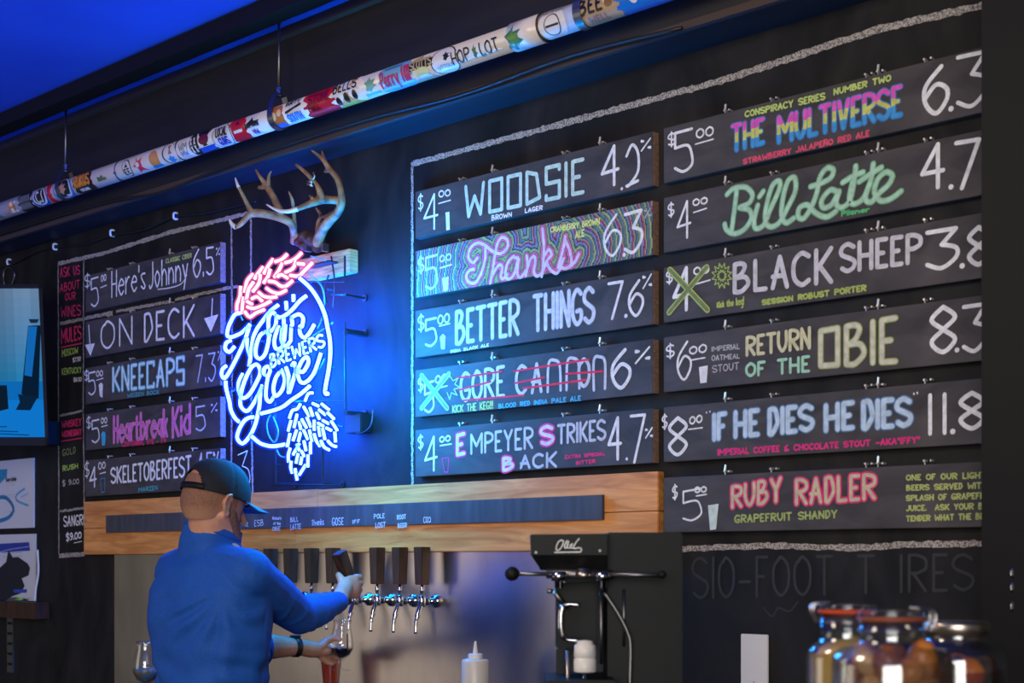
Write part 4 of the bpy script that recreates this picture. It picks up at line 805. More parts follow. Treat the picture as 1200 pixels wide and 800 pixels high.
# ------------------------------------------------------------------ neon sign
ND = .125
o = thing('neon_sign', 'lit blue and pink neon brewery sign with script lettering and hop cones', 'neon sign', P(330, 560, ND))
n1, n2, n3 = crop(255, 285, 8), crop(255, 375, 8), crop(255, 470, 8)
blue = [n1([(770, 328), (870, 420), (950, 540), (1005, 670), (1030, 790)]) + n2([(1052, 190), (1055, 330), (1038, 480), (1012, 620), (1010, 685), (1035, 690)]),
        n2([(75, 570), (80, 640), (110, 760)]) + n3([(125, 85), (165, 160), (205, 195)]), n3([(322, 330), (390, 388), (450, 412), (520, 422), (628, 405)]),
        n1([(205, 655), (160, 670), (115, 750)]) + n2([(95, 90), (90, 140), (115, 160), (170, 145), (235, 110), (300, 42)]), n2([(300, 45), (262, 170), (210, 290), (150, 410), (100, 500), (62, 545), (38, 510), (45, 460), (78, 430)]),
        n2([(120, 190), (80, 215), (72, 270), (110, 298), (155, 250)]), n1([(565, 580), (490, 640), (420, 730)]) + n2([(370, 80), (335, 160), (318, 270), (295, 435)]), n2([(275, 165), (280, 250), (300, 330)]),
        n2([(465, 105), (400, 140), (362, 240), (358, 330), (395, 362), (440, 325), (468, 240), (480, 150), (450, 100)]),
        n2([(492, 150), (478, 80), (476, 0), (492, -55), (528, -68), (550, -20), (538, 60), (500, 105)]) , n2([(580, 60), (545, 130), (530, 210), (550, 270), (600, 255), (625, 170), (635, 40)]) ,
        n1([(620, 700), (618, 790)]) + n2([(605, 100), (600, 200), (640, 245), (682, 195)]), n1([(692, 680), (700, 760)]) + n2([(690, 60), (685, 195)]), n1([(700, 690), (760, 665), (800, 700), (790, 780)]) + n2([(770, 60), (775, 130), (815, 165), (860, 120), (905, 42)]),
        n1([(828, 495), (770, 540), (700, 620), (640, 670), (585, 695), (555, 680)]), n1([(710, 480), (712, 545)]), n1([(640, 545), (648, 625)]),
        n2([(235, 505), (195, 590), (205, 690), (245, 730), (300, 690), (360, 590), (400, 490), (372, 418), (320, 440), (265, 540), (225, 660), (212, 770)]) + n3([(225, 60), (268, 92), (310, 60)]) + n2([(370, 720), (420, 610)]),
        n2([(418, 612), (400, 700), (392, 790)]) + n3([(385, 80), (355, 210), (305, 320), (235, 395), (185, 350), (195, 280), (240, 195), (290, 155), (340, 150)]),
        n2([(470, 530), (435, 500), (440, 450), (475, 435), (492, 470), (470, 540), (455, 640), (455, 730), (490, 765), (530, 710)]), n2([(610, 465), (550, 530), (522, 640), (545, 710), (600, 660), (630, 560), (605, 470)]),
        n2([(640, 440), (668, 540), (665, 680), (700, 590), (730, 470), (718, 400), (695, 430)]), n2([(730, 470), (770, 480), (805, 480), (850, 400), (835, 345), (785, 390), (752, 490), (775, 575), (830, 580), (905, 490), (968, 310)]),
        n2([(862, 618), (780, 690), (690, 750)]) + n3([(620, 45), (540, 80), (408, 115)])]
bt = MB(); sh = MB()
def neon(mb, shm, pts, r, sm=True, dd=0):
    q = catmull(pts, 5) if sm else pts; V = [P(a, b, ND + dd) for a, b in q]
    V = [v for i, v in enumerate(V) if i == 0 or (v - V[i - 1]).length > 2e-4]
    mb.tube(V, r, 8); shm.tube(V, r * 2.0, 10)
for l in blue: neon(bt, sh, l, .0064)
tl = text_lines('BREWERS'); A4 = [P(*n2([q])[0], ND) for q in ((505, 440), (492, 328), (1000, 245), (978, 130))]
for l in tl:
    V = [(A4[0].lerp(A4[2], u)).lerp(A4[1].lerp(A4[3], u), v) for u, v in l]; bt.tube(V, .0042, 8); sh.tube(V, .0085, 10)
hopc = [[(775, 25), (745, 72), (700, 88), (672, 160)], [(745, 120), (715, 248)], [(688, 180), (660, 280)], [(678, 300), (652, 430)], [(740, 270), (706, 370)], [(778, 290), (756, 378)], [(764, 190), (780, 265)], [(788, 168), (832, 248)], [(805, 50), (858, 140)], [(865, 60), (892, 138)], [(835, 150), (875, 240)], [(905, 175), (905, 275)],
        [(890, 20), (945, 45)], [(975, 25), (1043, 80)], [(925, 105), (955, 165)], [(950, 80), (1008, 125)], [(1030, 105), (1090, 165)], [(985, 180), (1038, 208)], [(940, 205), (990, 232)], [(1065, 185), (1120, 272)], [(1018, 250), (1063, 272)], [(985, 255), (1005, 358)], [(945, 232), (960, 328)], [(1098, 285), (1105, 383)],
        [(1032, 370), (1070, 410), (1110, 425)], [(968, 368), (1000, 430), (1045, 455)], [(905, 305), (925, 370), (960, 420)], [(860, 268), (885, 375)], [(805, 268), (845, 355)], [(808, 370), (828, 462)], [(870, 378), (870, 495)], [(765, 398), (708, 500)], [(740, 402), (768, 462)], [(680, 440), (662, 505), (665, 572)], [(755, 490), (735, 582)], [(785, 465), (812, 515)], [(790, 520), (775, 595)], [(847, 500), (845, 618)], [(690, 560), (685, 620), (700, 672)], [(825, 595), (765, 690)], [(725, 630), (745, 738)]]
for l in hopc: neon(bt, sh, n3(l), .0052)
neon(bt, sh, n2([(890, 682), (850, 690), (818, 760)]), .005)
bt.obj('blue_tubes', M['neon_core'], o, True); sh.obj('blue_halo_glass', M['sheath_blue'], o, True)
pink = [[(785, 90), (740, 135), (690, 165), (632, 182)], [(650, 105), (600, 150), (540, 172)], [(735, 165), (705, 235), (635, 272)], [(752, 190), (808, 196)], [(885, 185), (815, 255), (760, 305), (680, 300)], [(605, 185), (575, 250), (530, 318)], [(520, 150), (478, 205), (432, 285)], [(492, 240), (472, 310), (430, 370)],
        [(425, 225), (375, 285), (345, 335)], [(400, 290), (388, 370), (330, 452)], [(330, 290), (280, 345), (262, 410), (250, 462)], [(335, 365), (290, 435), (268, 545)], [(215, 400), (208, 500), (182, 570), (180, 640)], [(243, 500), (232, 580), (228, 662)], [(562, 312), (600, 295), (655, 325)], [(480, 355), (540, 365), (590, 400), (640, 400), (700, 352)],
        [(458, 420), (510, 455), (575, 470), (640, 440)], [(385, 460), (430, 495), (490, 508), (550, 500)], [(320, 520), (370, 500), (415, 540)], [(278, 595), (340, 610), (420, 582), (495, 542)], [(255, 640), (300, 690), (360, 652), (435, 622)], [(275, 545), (320, 570)]]
pt_, ps = MB(), MB()
for l in pink: neon(pt_, ps, n1(l), .0056)
pt_.obj('pink_tubes', M['neon_pink'], o, True); ps.obj('pink_halo_glass', M['sheath_pink'], o, True)
fr = MB(); R_ = .0035
class FR:
    def tube(s, *a): MB().tube(*a).obj('frame_rod', M['darkmetal'], o); return s
    def lathe(s, *a, **k): MB().lathe(*a, **k).obj('wall_foot', M['darkmetal'], o); return s
fr = FR()
def rod(a, b, d1, d2=None, r=R_): fr.tube([P(*a, d1), P(*b, d2 if d2 is not None else d1)], r, 8)
for a, b in (((404, 378), (405, 482)), ((378, 470), (378, 560)), ((323, 470), (323, 566)), ((404, 330), (404, 300))): rod(a, b, .09)
for a, b in (((320, 568), (400, 568)), ((300, 470), (404, 470)), ((388, 345), (403, 345)), ((330, 330), (404, 330))): rod(a, b, .09, r=.0028)
for a in ((404, 386), (404, 482), (404, 345), (323, 566), (378, 566), (300, 430), (290, 380)):
    q = P(*a, .09); fr.tube([q, Vector((q.x, -.002, q.z))], .004, 8); fr.lathe([(.012, 0), (.012, .004)], (q.x, -.006, q.z), 12, axis=(0, 1, 0))
for a in ((390, 340), (275, 455), (392, 430), (330, 545), (385, 500), (350, 478), (300, 350), (365, 395), (310, 400)):
    q = P(*a, .09); fr.tube([q, Vector((q.x, -ND + .008, q.z))], .0035, 8)

for a, b in (((402, 388), (432, 384)), ((400, 482), (431, 479))):
    q = P(404, a[1], .09); MB().box((q.x - .012, -.09, q.z - .008), (q.x + .012, -.002, q.z + .002)).obj('bracket_arm', M['darkmetal'], o)
dg = MB()
for l in ([(362, 310), (364, 322), (376, 334), (380, 350), (378, 370), (372, 385)], [(364, 300), (372, 302), (382, 305)], [(320, 480), (313, 495), (315, 510), (322, 518), (326, 505), (320, 488)], [(323, 522), (328, 534), (338, 535), (352, 530)], [(355, 400), (372, 390), (390, 378)], [(370, 440), (380, 420)], [(270, 460), (285, 450)], [(284, 375), (278, 362), (270, 370)]):
    dg.tube([P(a, b, .10) for a, b in catmull(l, 4)], .0028, 8)
dg.obj('blacked_out_tube', M['deadglass'], o, True)
wr = MB()
for l in ([(388, 300), (392, 330), (390, 360)], [(385, 322), (380, 340), (383, 355)], [(437, 480), (434, 500), (420, 508), (408, 500)], [(402, 500), (395, 498), (388, 492)]): wr.tube([P(a, b, .05) for a, b in catmull(l, 4)], .003, 6)
wr.obj('wire', M['wire'], o)
q1, q2 = P(405, 508, .05), P(424, 484, .05)
MB().box((q1.x, -.055, q1.z), (q2.x, -.002, q2.z), bev=.003).obj('power_supply', M['darkmetal'], o)
q1, q2 = P(357, 312, .1), P(386, 305, .1)
MB().box((q1.x, -.10, q1.z), (q2.x, -.06, q2.z), bev=.003).obj('electrode_housing', M['darkmetal'], o)
# the tubes' own light, thrown back to the wall and forward
def lamp(loc, e, c, r=.04):
    l = bpy.data.lights.new('neon_light', 'POINT'); l.energy = e; l.color = c; l.shadow_soft_size = r; q = bpy.data.objects.new('neon_light', l); C.objects.link(q); q.location = loc
for a, b, e in (((395, 350), .10, 6), ((392, 430), .10, 9), ((300, 420), .10, 12), ((340, 470), .10, 12), ((335, 400), .10, 16), ((315, 370), .10, 10), ((365, 510), .09, 7), ((290, 480), .09, 7), ((350, 440), .10, 14)): lamp(P(*a, b), e * 1.5, (.0, .07, 1.0))
for a, b, e in (((385, 400), .30, 8), ((300, 440), .30, 6), ((355, 500), .30, 4)): lamp(P(*a, b), e, (.0, .40, .95), .08)
for a, b, e in (((416, 395), .27, 24), ((416, 490), .24, 12), ((400, 320), .2, 5)): lamp(P(*a, b), e, (.0, .34, 1.0), .08)
lamp(P(310, 335, .22), .9, (1.0, .40, .42), .06)

# ------------------------------------------------------------------ television, posters, shelf
t = 5.75; o = thing('television', 'wall television at the left edge showing a blue desk scene', 'television', Q(0, 520, t))
def TVq(x, y, e=0): return Q(x, y, t - e - (y - 427) / 186 * -.0)
sc = [(-160, 334), (48, 334), (56, 521), (-160, 520)]
def slab(quad, e0, e1):
    a = [TVq(x, y, e0) for x, y in quad] + [TVq(x, y, e1) for x, y in quad]
    return MB().add(a, [(3, 2, 1, 0), (4, 5, 6, 7), (0, 1, 5, 4), (1, 2, 6, 5), (2, 3, 7, 6), (3, 0, 4, 7)])
slab(sc, 0, -.045).obj('casing', M['black'], o)
slab([(-162, 333), (49, 333), (49.2, 338), (-162, 338)], .004, -.001).obj('bezel', M['machine'], o)
slab([(-162, 511), (56.6, 513), (57, 522), (-162, 521)], .004, -.001).obj('bezel', M['machine'], o)
slab([(45, 333), (49, 333), (57, 522), (53, 522)], .004, -.001).obj('bezel', M['machine'], o)
scr = bpy.data.materials.new('screen_picture'); scr.use_nodes = True; nt = scr.node_tree; nt.nodes.clear()
so = N(scr, 'ShaderNodeOutputMaterial'); em = N(scr, 'ShaderNodeEmission'); at = N(scr, 'ShaderNodeAttribute', attribute_name='Col'); nt.links.new(at.outputs['Color'], em.inputs[0]); nt.links.new(em.outputs[0], so.inputs[0]); em.inputs[1].default_value = .85
pic = MB(); n = 0
rows = 16; colsn = 20
for j in range(rows):
    for i in range(colsn):
        u0, u1 = i / colsn, (i + 1) / colsn; v0, v1 = j / rows, (j + 1) / rows
        def pt2(u, v): xl, xr = -155, 45 + (53 - 45) * v; return TVq(xl + (xr - xl) * u, 338 + (512 - 338) * v, .0005)
        k = (v0 + v1) / 2; s_ = .5 + .5 * math.sin(u0 * 23); top = lin((110, 140, 175)); mid = lin((35, 130, 185)); bot = lin((14, 110, 190)); fl = lin((16, 124, 214))
        c = [top[x] * (1 - k * 1.6) + mid[x] * k * 1.6 for x in range(3)] if k < .6 else list(fl if k > .78 else bot)
        c = [x * (.8 + .3 * s_) if k < .6 else x for x in c]
        pic.cc = c; pic.add([pt2(u0, v1), pt2(u1, v1), pt2(u1, v0), pt2(u0, v0)], [(0, 1, 2, 3)])
def shp(pts, c, e): pic.cc = lin(c); pic.add([TVq(a, b, e) for a, b in pts], [tuple(range(len(pts)))])
k5 = crop(0, 320, 3.81)
shp(k5([(125, 235), (182, 232), (172, 560), (95, 540)]), (8, 30, 54), .001); shp(k5([(126, 238), (165, 238), (142, 462), (108, 455)]), (20, 108, 190), .0014); shp(k5([(128, 205), (175, 205), (165, 222), (135, 222)]), (24, 44, 70), .001)
shp(k5([(80, 540), (170, 550), (135, 612), (70, 610), (88, 575)]), (10, 36, 62), .0016); shp(k5([(-160, 500), (30, 500), (38, 605), (0, 615), (-160, 600)]), (12, 30, 50), .001)
shp([(-150, 342), (-90, 342), (-90, 470), (-150, 470)], (30, 100, 150), .001); shp([(-60, 380), (-25, 380), (-25, 470), (-60, 470)], (14, 60, 110), .001)
for i in range(9):
    y = 482 + i * 3; x = -140 + i * 13; shp([(x, y), (x + 70, y + 3 * math.sin(i)), (x + 70, y + 1.2 + 3 * math.sin(i)), (x, y + 1.2)], (8, 60, 110), .0016)
pic.obj('screen', scr, o)
MB().box((Q(-50, 430, t).x - .05, Q(-50, 430, t + .05).y, 1.95), (Q(-50, 430, t).x + .05, -.001, 2.05)).obj('wall_arm', M['black'], o)

def poster(q0, q1, d, label):                  # q0 top-left / q1 bottom-right picture points on the wall plane
    a, b = P(*q0, d), P(*q1, d); o = thing('poster', label, 'poster', (a.x, -.004, b.z)); MB().box((a.x, -d, b.z), (b.x, -.001, a.z)).obj('sheet', M['paper'], o); return o
M['paper'] = mat('paper', (205, 202, 196), .6)
o = poster((-60, 546), (39, 618), .008, 'white poster with teal arcs, upper of the two under the television'); m = MB(); d = .0085; k6 = crop(0, 520, 2.857)
stroke(m, k6([(-60, 150), (-20, 178), (20, 180), (45, 215), (30, 245), (-10, 260)]), d, .018, (.03, .20, .36)); poly(m, k6([(-80, 90), (24, 84), (22, 110), (-8, 140), (-80, 130)]), d, (.03, .30, .42)); stroke(m, k6([(82, 150), (56, 170), (58, 190), (94, 206)]), d, .010, (.12, .38, .56)); stroke(m, k6([(70, 178), (94, 166)]), d, .006, (.25, .5, .65))
letter(m, 'Sardale', (7, 560, 564, 19, 558, 563), d, .0035, K); 
for y in (566, 569, 580, 583, 600): stroke(m, [(8, y), (18, y - 1)], d, .0012, (.3, .3, .3), False)
m.obj('print', M['chalk'], o)
o = poster((-60, 628), (41, 704), .008, 'white poster with a black dog silhouette, lower of the two on the shelf'); m = MB()
poly(m, [(-60, 640), (34, 635), (35, 645), (-60, 651)], d, (.03, .05, .28)); stroke(m, [(-20, 652), (10, 644), (35, 640)], d, .004, (.3, .35, .7))
poly(m, [(x, y) for x, y in k6([(-40, 540), (-30, 440), (20, 395), (28, 355), (42, 380), (60, 378), (92, 400), (100, 415), (95, 440), (72, 450), (82, 475), (68, 500), (40, 510), (10, 530)])], d, K, .001)
poly(m, k6([(5, 518), (50, 512), (95, 520), (90, 528), (0, 530)]), d, (.1, .1, .1)); poly(m, k6([(45, 487), (90, 486), (88, 498), (45, 498)]), d, (.04, .08, .4), .0012)
for y in (648, 652): stroke(m, [(4, y), (26, y - 1)], d, .0016, (.2, .25, .4), False)
m.obj('print', M['chalk'], o)
a, b = P(-60, 720, .06), P(43, 706, .06)
o = thing('wall_shelf', 'short dark wooden shelf holding the dog poster', 'shelf', (a.x, -.03, a.z))
MB().box((a.x, -.065, a.z), (b.x, -.001, b.z), bev=.002).obj('shelf_board', M['darkwood'], o)
u0, u1 = P(9, 723, .006), P(16, 788, .006)
ss = MB().box((u0.x, -.010, u1.z), (u1.x, -.001, u0.z)); ss.obj('slotted_upright', M['dullsteel'], o)
sl = MB()
for i in range(5):
    z = u0.z - .02 - i * .045; sl.box((u0.x + .006, -.0108, z - .012), (u1.x - .006, -.0098, z))
sl.obj('slots', M['black'], o)
tag(MB().tube(catmull([tuple(P(44, 644, .01)), tuple(P(45, 670, .01)), tuple(P(42, 690, .012)), tuple(P(41, 704, .02))], 5), .0045, 8).obj('white_cord', M['whiteplastic'], smooth=True), 'white cord hanging beside the dog poster', 'cord')
p = P(18, 704, .045); q = P(26, 703, .045); 
tag(MB().tube([p + Vector((0, 0, .006)), q + Vector((0, 0, .006))], .006, 10).obj('marker_pen', mat('green_marker', (120, 190, 50), .4), smooth=True), 'green-capped marker lying on the small shelf', 'marker')

# ------------------------------------------------------------------ glasses and bottle on the back counter
def tulip(base, h, label, fill=None, fillz=None, R=None, name='tulip_glass', parent_fill='beer', lip=.72):
    s = h / .165; o = thing(name, label, 'glass', base); R = R or Matrix.Identity(3)
    prof = [(.032, 0), (.032, .002), (.008, .005), (.0045, .012), (.0045, .030), (.010, .036), (.028, .050), (.038, .070), (.0395, .085), (.036, .110), (.030, .135), (.0275, .150), (.030, .165)]
    inn = [(.029, .165), (.0265, .150), (.029, .135), (.035, .110), (.0385, .085), (.037, .070), (.027, .051), (.008, .038), (.001, .037)]
    base = Vector(base); m = MB().lathe([(a * s, b * s) for a, b in prof + inn], (0, 0, 0), 36)
    m.v = [base + R @ v for v in m.v]; m.obj('glass_bowl', M['glass'], o, True)
    if fill:
        pf = [(.002, .0385), (.0262, .052), (.036, .070)]; top = fillz; pf = [x for x in pf if x[1] < top] + [(.0372 if top > .07 else .033, top), (.001, top + .0003)]
        b = MB().lathe([(a * s, b_ * s) for a, b_ in pf], (0, 0, 0), 36); b.v = [base + R @ v for v in b.v]; b.obj('beer', fill, o, True)
    return o
M['bluebits'] = noisy(mat('blue_foam_beads', (30, 120, 150), .4), (120, 90, 50), (14, 110, 150), (1, 1, 1), 60, .4, .6, rough=(.2, .5))
q = P(171, 800, .2); tulip((q.x, -.2, .9605), .205, 'stemmed snifter with bluish contents at the far left of the back counter', M['bluebits'], .085, name='snifter_glass')
q = P(388, 780, .10)
o = thing('beer_glass', 'tall glass of amber beer standing under the taps', 'glass', (q.x, -.10, .9605))
c = Vector((q.x, -.10, .9605)); pf = [(.022, 0), (.023, .004), (.024, .05), (.028, .10), (.0345, .16), (.036, .20), (.0345, .225)]
MB().lathe(pf + [(.0330, .225), (.0345, .20), (.033, .16), (.0265, .10), (.0225, .05), (.02, .01), (.001, .01)], c, 32).obj('glass_wall', M['glass'], o, True)
MB().lathe([(.001, .011), (.0195, .011), (.022, .05), (.026, .10), (.0325, .16), (.034, .198), (.001, .199)], c, 32).obj('beer', M['beer'], o, True)
q = P(557, 780, .2); c = Vector((q.x, -.2, .9605)); zt = P(557, 751, .2).z - .9605
o = thing('squeeze_bottle', 'translucent white squeeze bottle in front of the steel splashback', 'bottle', c)
MB().lathe([(.036, 0), (.040, .004), (.040, zt - .058), (.037, zt - .053), (.022, zt - .050)], c, 36).obj('bottle_body', M['squeeze'], o, True)
MB().lathe([(.021, zt - .052), (.021, zt - .038), (.018, zt - .036), (.008, zt - .036), (.003, zt), (.001, zt)], c, 28).obj('nozzle_cap', M['whiteplastic'], o)

# ------------------------------------------------------------------ can seamer
t = 3.0; yaw = math.radians(42.49)
o = thing('can_seamer', 'black can seamer with silver lever and ball handle right of the taps', 'machine', Q(712, 800, t))
o.location.z = .9605; ORG[o.name] = o.location.copy()
Rm = Matrix.Rotation(yaw, 3, 'Z')
def mbox(x0, y0, x1, y1, t0, t1, name, mt, bev=.003):
    k = t0 / F; cx = (x0 + x1) / 2; c = Q(cx, (y0 + y1) / 2, t0); w2, h2 = (x1 - x0) / 2 * k, (y1 - y0) / 2 * k; c = c + Rm @ Vector((0, (t1 - t0) / 2, 0))
    return MB().box(c - Vector((w2, (t1 - t0) / 2, h2)), c + Vector((w2, (t1 - t0) / 2, h2)), M=Rm, bev=bev).obj(name, mt, o)
mbox(712, 623.5, 800, 900, 3.0, 3.20, 'column_housing', M['machine'])
k = 2.96 / F
hd = [(622, 626), (711, 625), (711, 650), (634, 668), (622, 650)]
v = [Q(a, b, 2.96) for a, b in [(622, 626), (711.5, 625), (711.5, 650), (622, 650)]] + [Q(a, b, 2.96) + Rm @ Vector((0, .16, 0)) for a, b in [(622, 626), (711.5, 625), (711.5, 667), (634, 667)]]
v2 = [Q(712, 667, 2.975), Q(634, 668, 2.975)]
MB().add(v + v2, [(0, 3, 2, 1), (4, 5, 6, 7), (0, 1, 5, 4), (3, 9, 8, 2), (9, 7, 6, 8), (1, 2, 8, 6, 5), (0, 4, 7, 9, 3)]).obj('head_cover', M['machine'], o)
lg = MB(); kx = crop(630, 620, 17.14)
def qfn(u, v, off): return Q(u, -v, 2.9585 - off)
for l in ([(480, 220), (420, 250), (370, 370), (400, 425), (470, 370), (520, 250), (480, 215)], [(590, 230), (540, 330), (560, 380), (600, 330), (620, 240), (590, 360), (640, 370)], [(650, 330), (700, 290), (660, 370), (720, 370)], [(830, 190), (760, 280), (720, 380), (850, 370), (880, 420), (850, 455)]):
    ribbon(lg, [[(a, -b) for a, b in catmull(kx(l), 4)]], 1.5, qfn, 0, (.75, .74, .72))
ribbon(lg, [[(a, -b) for a, b in kx([(345, 462), (860, 455)])]], 1.6, qfn, 0, (.75, .74, .72))
for x, y in ((628, 647), (703, 645)): lg.cc = (.6, .6, .6); lg.add([Q(x + 1.6 * math.cos(a), y - 1.6 * math.sin(a), 2.957) for a in [2 * PI * i / 10 for i in range(10)]], [tuple(range(10))])
lg.obj('logo_plate', M['chalk'], o)
MB().tube([Q(606, 672, 2.93), Q(652, 672.5, 2.95)], .0045, 12).tube([Q(712, 673, 2.95), Q(774, 673.5, 2.93)], .0055, 12).obj('lever_rod', M['dullsteel'], o, True)
MB().ell(Q(600, 672, 2.93), .0150).obj('ball_knob', M['black'], o, True); MB().ell(Q(776, 673, 2.925), .0085).obj('ball_knob', M['black'], o, True)
MB().tube([Q(640, 672, 2.97), Q(718, 673, 2.97)], .010, 14).obj('pivot_shaft', M['dullsteel'], o, True)
for x in (655, 706): MB().lathe([(.009, -.026), (.009, -.012), (.016, -.011), (.016, .006), (.012, .008)], Q(x, 674, 2.95), 20).obj('collar', M['chrome'], o, True)
MB().lathe([(.018, 0), (.018, .012), (.014, .013), (.014, .02)], Q(684, 677, 2.96), 20).obj('collar', M['tin'], o, True)
mbox(652, 683, 700, 760, 3.06, 3.14, 'gearbox', M['machine']); mbox(652, 760, 663, 900, 3.06, 3.10, 'upright', M['machine']); mbox(662, 664, 712, 800, 3.145, 3.16, 'rear_plate', M['darkmetal'])
for x, y0, y1 in ((704.5, 692, 778), (731, 690, 757)): MB().tube([Q(x, y0, 3.0), Q(x, y1, 3.0)], .0035, 10).obj('guide_post', M['dullsteel'], o, True)
MB().tube([Q(a, b, 2.98) for a, b in catmull([(708, 694), (724, 718), (736, 742), (739, 760), (738, 800), (737, 850)], 4)], .0042, 10).obj('lever_arm', M['dullsteel'], o, True)
MB().tube([Q(a, b, 2.95) for a, b in catmull([(680, 709), (664, 708), (658, 716), (658, 740), (664, 749), (678, 750)], 4)], [.0045] * 6 + [.007] * 9 + [.0045] * 6, 12).obj('grab_handle', M['chrome'], o, True)
MB().tube([Q(641, 692, 3.0), Q(648, 693, 3.0)], .005, 10).tube([Q(650, 694, 3.02), Q(664, 712, 3.04)], .006, 10).obj('side_pin', M['dullsteel'], o, True)
c = Q(685.5, 787, 2.95)
MB().lathe([(.0225, 0), (.0235, .002), (.0235, .0265), (.0215, .028), (.0215, .030), (.0235, .0315), (.022, .055), (.017, .058), (.016, .064), (.006, .066)], c, 32).obj('lid_chuck', M['whiteplastic'], o, True)
MB().tube([c, Vector((c.x, c.y, 1.02))], .0045, 12).obj('lift_rod', M['chrome'], o, True)
MB().tube([Q(665, 762, 2.97), Q(666, 860, 2.97)], .0042, 10).obj('guide_post', M['tin'], o, True)
mbox(641, 797, 722, 922, 2.9, 3.12, 'base_plate', M['machine']); mbox(641, 905, 800, 930, 2.86, 3.20, 'foot_plate', M['machine'])
mbox(720, 768, 735, 780, 3.02, 3.10, 'stop_block', M['darkwood'])

# ------------------------------------------------------------------ jars on the bar
def jar(px, t, ztop, rb, rl, hs, hn, label, lid, piece, col, ncol, fillh):
    c = Q(px, 660, t); z0 = 1.1005; H = ztop - z0; c.z = z0
    o = thing('pickling_jar', label, 'jar', c)
    zs = H - hs; zn = H - hn
    prof = [(rb * .85, 0), (rb * .97, .006), (rb, .02), (rb, zs - .022), (rb * .97, zs - .008), (rb * .86, zs), (rl * 1.03, zs + .006), (rl, zs + .014), (rl, zn)]
    inn = [(a - .003, max(b, .006)) for a, b in reversed(prof)] + [(.001, .006)]
    MB().lathe(prof + inn, c, 48).obj('jar_body', M['jarglass'], o, True)
    if lid == 'tin':
        L = MB().lathe([(rl + .001, zn - .012), (rl + .0035, zn - .011), (rl + .0035, zn + .004), (rl + .002, zn + .008), (.002, zn + .009)], c, 48); L.obj('tin_lid', M['tin'], o, True)
    else:
        MB().lathe([(rl - .001, zn), (rl + .003, zn + .0005), (rl + .003, zn + .0045), (rl - .001, zn + .005)], c, 48, caps=False).obj('gasket', M['gasket2'] if px == 1045 else M['gasket'], o, True)
        MB().lathe([(rl + .002, zn + .0052), (rl + .003, zn + .009), (rl + .001, zn + .0125), (rl * .8, zn + .013), (.001, zn + .011)], c, 48).obj('glass_lid', M['jarglass'], o, True)
        w_ = MB(); left = Vector((-.7374, -.6754, 0)) if lid == 'clamp_left' else Vector((.7374, .6754, 0))
        for e in (-1, 1):
            n = Vector((.6754, -.7374, 0)) * e * .012; a = c + left * (rl + .004) + n
            w_.tube(catmull([tuple(a + Vector((0, 0, zn - .014))), tuple(a + left * .008 + Vector((0, 0, zn))), tuple(a + left * .005 + Vector((0, 0, zn + .014))), tuple(a - left * .02 + Vector((0, 0, zn + .017)))], 4), .0014, 8)
        w_.tube([c + Vector(((rl + .0015) * math.cos(q), (rl + .0015) * math.sin(q), zn - .013)) for q in [2 * PI * i / 32 for i in range(32)]], .0014, 8, closed=True)
        w_.obj('wire_clamp', M['chrome'], o, True)
    MB().lathe([(rb * .8, .0065), (rb - .006, .012), (rb - .0045, .03), (rb - .0045, fillh), (.001, fillh + .0003)], c, 40).obj('brine', piece[1], o, True)
    rnd = random.Random(int(px)); k = 0
    for ring in range(ncol[0]):
        for j in range(ncol[1]):
            lay = ('in the top layer', 'in the second layer', 'deep down')[min(ring, 2)]
            a = 2 * PI * (j + .5 * (ring % 2)) / ncol[1] + rnd.uniform(-.15, .15); r = rb - .028 + rnd.uniform(-.004, .002); zz = fillh - .004 - ring * .036 + rnd.uniform(-.008, .008)
            e = MB(); kk = 1.3 if piece[2] == 'fruit_chunk' else 1.1; rr = (.021 + rnd.uniform(-.004, .004), .016 + rnd.uniform(-.003, .004), .019 + rnd.uniform(-.004, .004)); rr = tuple(q * kk for q in rr); r = rb - .0075 - max(rr) * 1.15; R = Euler((rnd.uniform(0, 3), rnd.uniform(0, 3), rnd.uniform(0, 3))).to_matrix()
            e.ell(c + Vector((math.cos(a) * r, math.sin(a) * r, zz)), rr, R, 16, 10)
            for v in e.v: v += (v - c).normalized() * (noise.noise(v * 45) * .0055)
            m_ = piece[0][k % len(piece[0])]; k += 1
            tag(e.obj(piece[2], m_, None, True), piece[3].replace('steeping', lay), piece[4], piece[5] + ' ' + lay)
def liquid(name, c, al): m = glass(name, c, .05, .1); return m
J = {n: noisy(mat(n, c, .35, Subsurface_Weight=.1), c, c2, (1, 1, 1), 30, .3, .7) for n, c, c2 in (('yellow_fruit', (222, 168, 60), (244, 206, 104)), ('amber_fruit', (196, 110, 44), (232, 150, 76)), ('brown_fruit', (124, 68, 34), (170, 100, 52)), ('pale_fruit', (224, 166, 112), (240, 196, 148)), ('red_fruit', (130, 10, 24), (170, 24, 30)), ('dark_fruit', (36, 16, 14), (66, 30, 20)), ('orange_fruit', (200, 90, 14), (232, 128, 36)))}
jar(993, 2.15, 1.393, .0605, .041, .066, .018, 'left pickling jar with yellow chunks and an orange gasket', 'clamp_left', ([J['yellow_fruit']], mat('yellow_brine', (244, 196, 96), .3, Alpha=.5), 'fruit_chunk', 'yellow fruit chunk steeping in the left jar', 'fruit', 'yellow chunks in the left jar'), None, (2, 8), 1.393 - 1.1005 - .080)
jar(1045, 1.9, 1.390, .0790, .0425, .054, .016, 'wide middle pickling jar of amber fruit, largest and nearest', 'clamp_right', ([J['amber_fruit'], J['brown_fruit'], J['pale_fruit'], J['brown_fruit'], J['amber_fruit']], mat('amber_brine', (150, 84, 40), .25, Alpha=.28), 'fruit_piece', 'brown and amber fruit piece steeping in the middle jar', 'fruit', 'amber pieces in the middle jar'), None, (2, 10), 1.390 - 1.1005 - .070)
